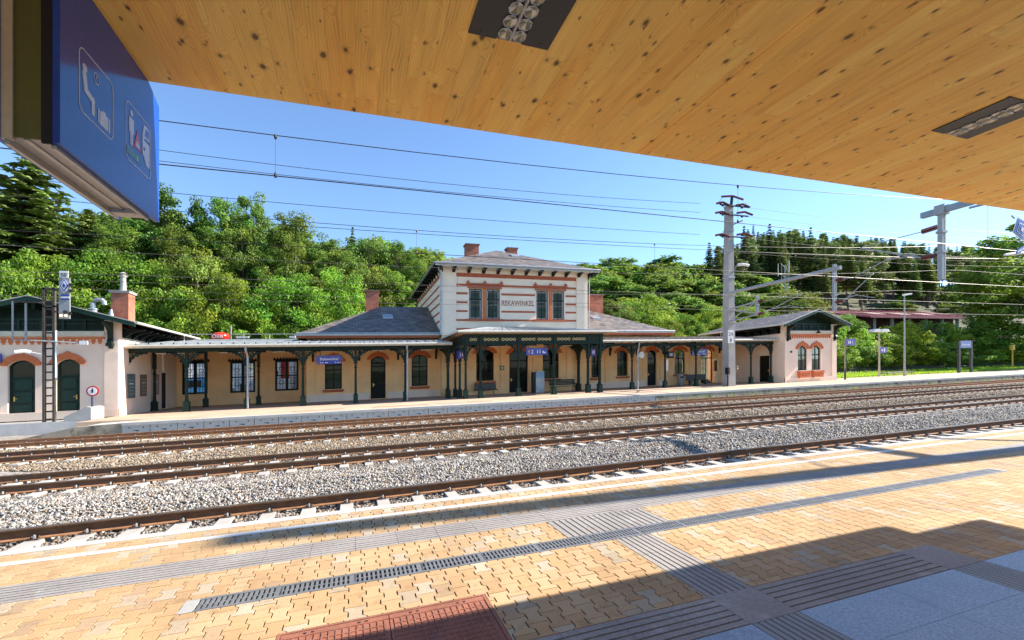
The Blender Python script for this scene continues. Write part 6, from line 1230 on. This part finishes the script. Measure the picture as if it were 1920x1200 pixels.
# ================================================================ vegetation
LEAFM = {}
def leafmat(name, trans=.28, ov=1.0): return attrmat(name, mult=(2.3, 2.3, 1.6), rough=.6, fine=0, trans=min(.5, trans*1.4), objvar=ov, spec=.25)
BARK = mat('bark', (.11, .085, .065), .95, .25, 3, bump=.6, bscale=20); BARKP = mat('pine_bark', (.17, .115, .085), .95, .25, 2, bump=.6, bscale=12)
def leaves(centers, nrm, size, rng, aspect=.62, up=.55, droop=0):
    n = len(centers); d = rng.normal(size=(n, 3)); d /= np.linalg.norm(d, axis=1, keepdims=True)
    nn = d*(1-up)+nrm*up*.6+np.array([0, 0, up*.7]); nn /= np.linalg.norm(nn, axis=1, keepdims=True)+1e-9
    t = np.cross(nn, rng.normal(size=(n, 3))); t /= np.linalg.norm(t, axis=1, keepdims=True)+1e-9; b = np.cross(nn, t)
    s = size*rng.uniform(.6, 1.4, (n, 1)); t = t*s*.5; b = b*s*.5*aspect
    bend = nn*s*.12
    v = np.stack([centers-t, centers-b*1.0+bend, centers+t, centers+b*1.0+bend], 1)
    return v.reshape(-1, 3), np.arange(n*4).reshape(-1, 4)
def crown_decid(seed, H, R, z0, ncl, nl, size, col, top=1.0, irr=.25, colvar=.25, clr=.24):
    rng = np.random.default_rng(seed); zc = (H+z0)/2; hz = (H-z0)/2; C = []
    irr = irr*.6; C0 = 0; lob = [(rng.normal(size=3), rng.uniform(.75, 1.2)) for _ in range(7)]
    while len(C) < ncl:
        d = rng.normal(size=3); d /= np.linalg.norm(d); r = rng.uniform(.35, 1)**.45
        k = 1+irr*sum(max(0, np.dot(d, l_[0]/np.linalg.norm(l_[0])))**4*(l_[1]-.95) for l_ in lob)*2
        p = d*r*k*np.array([R, R, hz]); w = 1-.25*max(0, p[2]/hz)*top
        if abs(p[2]) > hz*1.03: continue
        C.append([p[0]*w, p[1]*w, zc+p[2]])
    C = np.array(C); dmx = np.sort(np.linalg.norm((C[:, None]-C[None])/np.array([1, 1, 1.2]), axis=2), 1)[:, 2]; C = C[dmx < R*.46]; C = C[C[:, 2] < zc+hz*.93]; ncl = len(C); cr = R*clr*rng.uniform(.65, 1.35, ncl); ctr = np.array([0, 0, zc])
    ci = np.repeat(np.arange(ncl), nl); d = rng.normal(size=(len(ci), 3)); d /= np.linalg.norm(d, axis=1, keepdims=True)
    p = C[ci]+d*(rng.uniform(.1, 1, (len(ci), 1))**.5)*cr[ci, None]*np.array([1, 1, .62])
    out = p-ctr; out /= np.linalg.norm(out, axis=1, keepdims=True)
    v, f = leaves(p, out*.5+d*.5, size, rng)
    cv = (rng.uniform(1-colvar, 1+colvar, ncl)[ci]*rng.uniform(.75, 1.25, len(ci)))[:, None]*np.array(col)
    hue = rng.normal(0, .09, (ncl, 1))[ci]; cv = cv*np.concatenate([1+hue, np.ones_like(hue), 1-hue], 1)
    return v, f, np.repeat(np.clip(cv, .004, .5), 4, 0), C
def crown_spruce(seed, H, R, z0, col, nw=26, size=.55):
    rng = np.random.default_rng(seed); P_, N_, c = [], [], []
    for k in range(nw):
        t = k/(nw-1); z = z0+(H-z0)*t**.92; r = R*(1-t)**.8*rng.uniform(.8, 1.1)+.12; nb = max(4, int(11*(1-t)+4))
        for b_ in range(nb):
            a = 2*pi*(b_+rng.uniform(-.3, .3))/nb+k*.7; rr = r*rng.uniform(.7, 1.12); m = max(5, int(rr*9)); tone = rng.uniform(.7, 1.3)
            for j in range(m):
                s = (j+.5)/m; x = rr*s; dz = -.30*rr*s+.16*rr*s*s*s+rng.normal(0, .07)
                for w_ in range(3):
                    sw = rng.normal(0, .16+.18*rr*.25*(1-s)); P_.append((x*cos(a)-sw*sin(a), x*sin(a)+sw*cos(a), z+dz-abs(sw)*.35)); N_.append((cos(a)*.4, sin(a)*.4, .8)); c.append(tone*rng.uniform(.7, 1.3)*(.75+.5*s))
    P_, N_ = np.array(P_), np.array(N_); v, f = leaves(P_, N_, size, rng, .45, .65)
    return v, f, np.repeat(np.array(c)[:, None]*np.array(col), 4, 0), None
def crown_pine(seed, H, R, z0, col, ncl=26, nl=60, size=.6):
    rng = np.random.default_rng(seed); C = []
    for k in range(ncl):
        t = rng.uniform(0, 1); z = z0+(H-z0)*t; r = R*(1-.75*t**1.6)*rng.uniform(.15, 1); a = rng.uniform(0, 2*pi); C.append((r*cos(a), r*sin(a), z))
    C.append((0, 0, H-.4)); C = np.array(C); ci = np.repeat(np.arange(len(C)), nl); d = rng.normal(size=(len(ci), 3)); d /= np.linalg.norm(d, axis=1, keepdims=True)
    p = C[ci]+d*rng.uniform(.2, 1, (len(ci), 1))*np.array([1.15, 1.15, .55])
    v, f = leaves(p, d, size, rng, .4, .4); cv = (rng.uniform(.7, 1.3, len(C))[ci]*rng.uniform(.7, 1.3, len(ci)))[:, None]*np.array(col)
    return v, f, np.repeat(cv, 4, 0), C
def trunk_mesh(H, r, C, seed, M, lim=18, bare=False):
    rng = np.random.default_rng(seed); mb = MB(); x = y = 0; pts = []
    nseg = 6
    for k in range(nseg+1): pts.append((x, y, H*k/nseg)); x += rng.normal(0, .012*H); y += rng.normal(0, .012*H)
    for k in range(nseg): mb.tube(pts[k], pts[k+1], r*(1-.85*k/nseg), M, 7, r*(1-.85*(k+1)/nseg), caps=False)
    if C is not None:
        for c in C[rng.permutation(len(C))[:lim]]:
            zb = min(max(c[2]*rng.uniform(.45, .8), H*.12), H*.9); k = min(nseg-1, int(zb/H*nseg)); f = zb/H*nseg-k; b_ = np.array(pts[k])*(1-f)+np.array(pts[k+1])*f
            mid = (b_+c)/2+np.array([0, 0, .08*H*rng.uniform(-.3, .6)]); rb = r*.32*(1-.5*zb/H); mb.tube(tuple(b_), tuple(mid), rb, M, 5, rb*.65, caps=False); mb.tube(tuple(mid), tuple(c), rb*.65, M, 5, rb*.2, caps=False)
    if bare:
        for k in range(14): z = H*rng.uniform(.25, .75); a = rng.uniform(0, 2*pi); L = rng.uniform(.4, 1.2); mb.tube((0, 0, z), (L*cos(a), L*sin(a), z-.1), .025, M, 4, .01, caps=False)
    return mb
PROTO = {}
def proto(kind, crown, H, r, bark, mname, lim=18, bare=False, seed=1, trans=.28, th=.9):
    v, f, c, C = crown; M = leafmat(mname, trans); me = quick(kind+'_crown', v, f, [M], cols=c, sh=False)
    mb = trunk_mesh(H*th, r, C, seed, bark, lim, bare); tm = bpy.data.meshes.new(kind+'_trunk'); tm.from_pydata(mb.v, [], mb.f); tm.materials.append(bark); PROTO[kind] = (me, tm, H)
dk, ol, br, yl, gn = (.032, .060, .020), (.074, .112, .028), (.105, .165, .026), (.145, .180, .022), (.070, .108, .024)
proto('leafy_a', crown_decid(1, 14, 4.2, 2.5, 100, 190, .24, gn), 14, .28, BARK, 'leaf_green', seed=1, trans=.36)
proto('leafy_b', crown_decid(2, 14, 4.0, 3.0, 92, 190, .24, ol), 14, .28, BARK, 'leaf_olive', seed=2)
proto('leafy_c', crown_decid(3, 14, 3.6, 1.5, 95, 190, .235, (.082, .125, .026), irr=.5), 14, .26, BARK, 'leaf_green', seed=3, trans=.36)
proto('locust_a', crown_decid(4, 9, 4.4, 1.0, 90, 190, .21, br, irr=.5, clr=.22), 9, .2, BARK, 'leaf_locust', seed=4, trans=.34)
proto('locust_b', crown_decid(5, 9, 4.0, .8, 88, 190, .21, br, irr=.6, clr=.23), 9, .2, BARK, 'leaf_locust', seed=5, trans=.34)
proto('olive_a', crown_decid(6, 10, 3.8, 1.2, 85, 180, .23, (.088, .122, .030), irr=.4), 10, .22, BARK, 'leaf_olive', seed=6)
proto('thuja', crown_decid(7, 14, 2.2, .5, 90, 120, .26, (.040, .085, .022), top=2.2, irr=.35, clr=.34), 14, .22, BARK, 'leaf_dark', seed=7, trans=.15)
proto('bush_a', crown_decid(8, 5, 3.0, .1, 55, 120, .24, yl, irr=.5, clr=.26), 5, .1, BARK, 'leaf_bright', seed=8, trans=.36, lim=12)
proto('bush_b', crown_decid(9, 5, 3.0, .1, 55, 120, .24, (.105, .165, .03), irr=.5, clr=.26), 5, .1, BARK, 'leaf_green', seed=9, trans=.3, lim=12)
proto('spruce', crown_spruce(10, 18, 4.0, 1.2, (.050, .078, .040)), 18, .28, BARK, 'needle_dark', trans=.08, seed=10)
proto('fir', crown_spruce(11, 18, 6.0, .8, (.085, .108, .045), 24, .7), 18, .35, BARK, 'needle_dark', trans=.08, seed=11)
proto('pine_a', crown_pine(12, 22, 2.6, 11.5, (.115, .135, .062), 34, 62, .62), 22, .24, BARKP, 'needle_pine', bare=True, seed=12, trans=.12, th=.97, lim=14)
proto('pine_b', crown_pine(13, 22, 2.2, 13.0, (.105, .125, .058), 28, 62, .62), 22, .22, BARKP, 'needle_pine', bare=True, seed=13, trans=.12, th=.97, lim=12)
proto('pine_c', crown_pine(14, 22, 2.8, 8.5, (.100, .130, .062), 40, 60, .62), 22, .24, BARKP, 'needle_pine', bare=True, seed=14, trans=.12, th=.97, lim=14)
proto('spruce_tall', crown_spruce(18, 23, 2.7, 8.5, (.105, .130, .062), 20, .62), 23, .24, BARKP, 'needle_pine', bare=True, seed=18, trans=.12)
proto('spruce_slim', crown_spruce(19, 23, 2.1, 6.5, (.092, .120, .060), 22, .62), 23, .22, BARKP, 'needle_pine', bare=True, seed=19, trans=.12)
proto('far_a', crown_decid(15, 14, 4.4, 1.0, 60, 62, .60, (.095, .138, .036), irr=.4, clr=.28), 14, .28, BARK, 'leaf_green', seed=15, lim=8)
proto('far_b', crown_decid(16, 14, 4.2, 1.0, 60, 62, .60, (.100, .132, .034), irr=.4, clr=.28), 14, .28, BARK, 'leaf_olive', seed=16, lim=8)
proto('far_c', crown_decid(17, 14, 3.6, 1.0, 60, 62, .58, (.125, .170, .034), irr=.4, clr=.28), 14, .26, BARK, 'leaf_bright', seed=17, lim=8)
TR_RNG = random.Random(5)
def tree(kind, u, v, h, rx, label, name='tree', group=None, base=None, rot=None):
    me, tm, H = PROTO[kind]; z = float(terr(u, v))-.15 if base is None else base; sz = h/H
    o = thing(name, label, 'tree' if name != 'bush' else 'bush', (u, v, z), group); o.rotation_euler = (0, 0, TR_RNG.uniform(0, 6.28) if rot is None else rot); o.scale = (rx, rx, sz)
    for nm, m_ in (('crown', me), ('trunk', tm)):
        c = bpy.data.objects.new(nm, m_); COL.objects.link(c); c.parent = o; ANCH[c.name] = (u, v, z)
    return o
KR = {'leafy_a': 4.2, 'leafy_b': 4.0, 'leafy_c': 3.6, 'locust_a': 4.4, 'locust_b': 4.0, 'olive_a': 3.8, 'thuja': 2.2, 'bush_a': 3.0, 'bush_b': 3.0, 'spruce': 4.0, 'fir': 6.0, 'far_a': 4.4, 'far_b': 4.2, 'far_c': 3.6, 'pine_a': 2.6, 'pine_b': 2.2, 'pine_c': 2.8}
def surveyed(kind, px, py, wpx, v, label, name='tree', group=None):
    u, _, zt = P(px, py, v); Z = depth(u, v); base = float(terr(u, v))-.15; h = max(1.5, zt-base); tree(kind, u, v, h*1.02, wpx*Z/FPX/2/KR[kind]*1.0, label, name, group)
L = [
 ('fir', 58, 286, 330, 60, 'tall dark fir with layered drooping boughs behind the left sign', 'fir_tree'),
 ('spruce', 12, 345, 150, 66, 'pale tipped spruce behind the tall dark fir at the left edge', 'spruce_tree'),
 ('fir', 165, 400, 190, 63, 'lower dark fir on the right flank of the tallest fir', 'fir_tree'),
 ('thuja', 312, 350, 90, 61, 'columnar dark green tree just right of the blue sign box', 'tree'),
 ('thuja', 262, 400, 90, 60, 'columnar dark tree half hidden under the blue sign corner', 'tree'),
 ('thuja', 372, 372, 62, 63, 'slim pointed tree between two taller leafy crowns', 'tree'),
 ('leafy_c', 428, 346, 110, 62, 'tallest leafy tree with an open bright top on the left hill', 'tree'),
 ('leafy_b', 478, 366, 95, 64, 'leafy tree with feathery top right of the tallest leafy one', 'tree'),
 ('leafy_c', 395, 400, 110, 60, 'dense mid green tree below the tallest leafy crown', 'tree'),
 ('leafy_b', 460, 425, 100, 59, 'shaggy olive tree above the red ball sign', 'tree'),
 ('leafy_a', 550, 402, 125, 61, 'big rounded light green tree standing out against the sky', 'tree'),
 ('leafy_b', 612, 442, 90, 65, 'olive dark tree in the dip beside the rounded light tree', 'tree'),
 ('spruce', 661, 430, 44, 72, 'small spruce tip poking above the leafy skyline', 'spruce_tree'),
 ('olive_a', 690, 444, 110, 66, 'rusty tinted broad tree on the skyline left of the station roof', 'tree'),
 ('leafy_b', 640, 470, 100, 62, 'dark olive tree below the small spruce tip', 'tree'),
 ('leafy_a', 745, 458, 90, 66, 'green tree on the skyline beside the station house eave', 'tree'),
 ('leafy_a', 785, 488, 80, 62, 'leafy tree touching the left eave of the station house', 'tree'),
 ('leafy_c', 725, 490, 110, 60, 'yellow green tree above the left brick chimney', 'tree'),
 ('olive_a', 690, 500, 100, 58, 'mottled olive tree left of the wing chimney', 'tree'),
 ('locust_a', 35, 470, 150, 53, 'bright locust bush tree above the left pavilion gable', 'locust_tree'),
 ('locust_b', 120, 482, 150, 54, 'bright yellow green locust tree behind the signal ladder', 'locust_tree'),
 ('locust_a', 215, 466, 190, 55, 'broad bright locust tree behind the brick chimney pot', 'locust_tree'),
 ('locust_b', 300, 492, 120, 54, 'feathery locust tree right of the pavilion chimney', 'locust_tree'),
 ('olive_a', 375, 470, 120, 55, 'rounded olive tree in front of the tall leafy ones', 'tree'),
 ('locust_a', 425, 512, 130, 52.5, 'feathery light green locust above the veranda roof', 'locust_tree'),
 ('locust_b', 350, 545, 130, 52, 'low dark locust thicket behind the pavilion roof end', 'locust_tree'),
 ('locust_a', 545, 512, 160, 54, 'wide bright locust tree left of the wing roof', 'locust_tree'),
 ('locust_b', 640, 506, 130, 54, 'light green locust rising behind the wing roof ridge', 'locust_tree'),
 ('locust_b', 480, 560, 130, 52, 'lower locust in shade above the footbridge railing', 'locust_tree'),
 ('locust_a', 600, 565, 130, 52, 'lower locust touching the wing roof hip', 'locust_tree'),
 ('locust_b', 260, 560, 150, 52, 'shadowed locust behind the pavilion slope', 'locust_tree'),
 ('leafy_a', 505, 470, 90, 58, 'shaded tree in the gap between two bright crowns', 'tree'),
 ('leafy_a', 330, 430, 100, 58, 'dark leafy tree under the columnar ones', 'tree'),
 ('leafy_a', 215, 425, 120, 57, 'dark leafy tree beneath the sign box', 'tree'),
 # right of the station house
 ('olive_a', 1145, 560, 90, 56, 'dark bush tree beside the right wing chimney', 'tree'),
 ('locust_a', 1213, 552, 105, 55, 'bright yellow green tree right of the wing chimney', 'tree'),
 ('olive_a', 1170, 575, 70, 53, 'yellowish small tree behind the right wing roof', 'tree'),
 ('locust_b', 1285, 590, 80, 54, 'light bush tree above the right veranda roof', 'tree'),
 ('locust_a', 1250, 600, 80, 52, 'bright shrubby tree at the end of the wing roof', 'tree'),
 ('locust_b', 1335, 575, 90, 55, 'yellow green tree behind the concrete mast', 'tree'),
 ('olive_a', 1478, 548, 135, 58, 'golden olive tree behind the right pavilion roof', 'tree'),
 ('locust_a', 1405, 575, 90, 57, 'bright low tree just right of the concrete mast', 'tree'),
 ('locust_b', 1580, 590, 80, 54, 'bright tree beyond the right pavilion gable', 'tree'),
 ('leafy_c', 1965, 385, 250, 40, 'big overhanging maple at the right edge under the canopy', 'maple_tree'),
 ('leafy_b', 1930, 520, 170, 43, 'lower spreading tree at the right edge beneath the maple', 'tree'),
]
for row in L: surveyed(*row[:5], row[5], row[6])
R_ = random.Random(21)
# bushes along the right bank
k = 0
for px, py, w, v, kind in ((1590, 612, 75, 42, 'bush_b'), (1640, 622, 90, 43, 'bush_a'), (1690, 606, 90, 43, 'bush_a'), (1740, 602, 90, 44, 'bush_b'), (1790, 600, 100, 44, 'bush_b'), (1840, 606, 90, 43, 'bush_b'), (1885, 625, 90, 42, 'bush_b'), (1920, 620, 90, 42, 'bush_b'), (1615, 640, 80, 40, 'bush_b'), (1665, 645, 80, 39.5, 'bush_a'), (1715, 640, 90, 40, 'bush_a'), (1765, 650, 80, 39, 'bush_b'), (1825, 655, 80, 39, 'bush_b'), (1870, 655, 80, 39, 'bush_a'), (1910, 660, 70, 39, 'bush_a'), (1572, 640, 60, 39, 'bush_b')):
    surveyed(kind, px, py, w*1.1, v+2.5, 'bright leafy shrub in the thicket between the platform end and the red roofed shed', 'bush', 'shrubs along the right embankment'); k += 1
# middle distance mixed wood right of the station house
for i in range(130):
    px = R_.uniform(1085, 1460); v = R_.uniform(60, 128); u = P(px, 600, v)[0]; h = R_.uniform(6, 9); kd = R_.choice(['far_a', 'far_a', 'far_b', 'far_c', 'far_c'])
    tree(kd, u, v, h, R_.uniform(.9, 1.3), 'one of the leafy trees covering the hillside right of the station house', 'tree', 'leafy trees on the right hillside')
for i in range(120):
    px = R_.uniform(1380, 2000); v = R_.uniform(74, 120); u = P(px, 500, v)[0]
    tree(R_.choice(['far_a', 'far_b', 'bush_b']), u, v, R_.uniform(2.5, 4.5), R_.uniform(.4, .7), 'one of the young leafy trees growing under the pines', 'tree', 'young trees under the pines')
# ridge of pines
for i in range(285):
    px = R_.uniform(1345, 2000); v = R_.uniform(76, 150); u = P(px, 500, v)[0]; h = R_.uniform(12.5, 16.5)+(v-76)*.06 if px > 1400 else R_.uniform(10, 14)
    tree(R_.choice(['pine_a', 'pine_b', 'spruce_tall', 'spruce_slim', 'spruce_tall', 'spruce_slim', 'pine_c']), u, v, h, R_.uniform(.85, 1.25), 'one of the tall bare trunked pines in the dark wood on the right hillside', 'pine_tree', 'pines on the right hillside')
for px, py in ((1330, 458), (1395, 428), (1443, 424), (1480, 436), (1520, 430)): surveyed('spruce', px, py, 46, 82, 'one of the pointed spruces breaking the skyline right of the concrete mast', 'spruce_tree', 'spruces on the right skyline')
# left hill backing wood
for i in range(46):
    px = R_.uniform(-60, 1000); v = R_.uniform(70, 95); u = P(px, 500, v)[0]; h = R_.uniform(9, 12.5) if px > 560 else R_.uniform(10, 15)
    tree(R_.choice(['far_a', 'far_b', 'far_a']), u, v, h, R_.uniform(.9, 1.25), 'one of the shaded trees in the wood behind the station', 'tree', 'trees in the wood behind the station')
for i in range(26):
    px = R_.uniform(-40, 820); v = R_.uniform(50.5, 57); u = P(px, 600, v)[0]
    tree(R_.choice(['bush_b', 'locust_b']), u, v, R_.uniform(3, 5), R_.uniform(.7, 1.1), 'one of the low shrubs filling the foot of the slope behind the station', 'bush', 'undergrowth shrubs behind the station')
# grass
rng = np.random.default_rng(4); n = 26000; u = rng.uniform(44, 92, n); v = 34.25+rng.uniform(0, 1, n)**1.4*5; z = terr(u, v); ht = rng.uniform(.12, .38, n); a = rng.uniform(0, pi, n); wd_ = .05
p0 = np.stack([u-wd_*np.cos(a), v-wd_*np.sin(a), z], -1); p1 = np.stack([u+wd_*np.cos(a), v+wd_*np.sin(a), z], -1); p2 = np.stack([u+rng.normal(0, .08, n), v+rng.normal(0, .08, n), z+ht], -1)
me = quick('grass', np.stack([p0, p1, p2], 1).reshape(-1, 3), np.arange(3*n).reshape(-1, 3), [leafmat('grass_blade', .35, 0)], cols=np.repeat(rng.uniform(.7, 1.3, (n, 1))*np.array([(.15, .22, .03)]), 3, 0)); tag(link('grass', me, None, (0, 0, 0)), kind='stuff')
n = 380; u = rng.uniform(14, 75, n); v = 24.75-rng.uniform(0, .8, n); 
c = rng.integers(0, 60, n); cu = rng.uniform(18, 70, 60)[c]; u = cu+rng.normal(0, .12, n); v = 24.6-np.abs(rng.normal(0, .25, n)); z = np.full(n, -.6); ht = rng.uniform(.15, .5, n); a = rng.uniform(0, pi, n)
p0 = np.stack([u-.03*np.cos(a), v-.03*np.sin(a), z], -1); p1 = np.stack([u+.03*np.cos(a), v+.03*np.sin(a), z], -1); p2 = np.stack([u+rng.normal(0, .08, n), v+rng.normal(0, .08, n), z+ht], -1)
me = quick('weeds', np.stack([p0, p1, p2], 1).reshape(-1, 3), np.arange(3*n).reshape(-1, 3), [leafmat('grass_blade', .35, 0)], cols=np.repeat(rng.uniform(.7, 1.3, (n, 1))*np.array([(.10, .14, .03)]), 3, 0)); tag(link('weeds', me, None, (0, 0, 0)), kind='stuff')
bpy.context.view_layer.update()
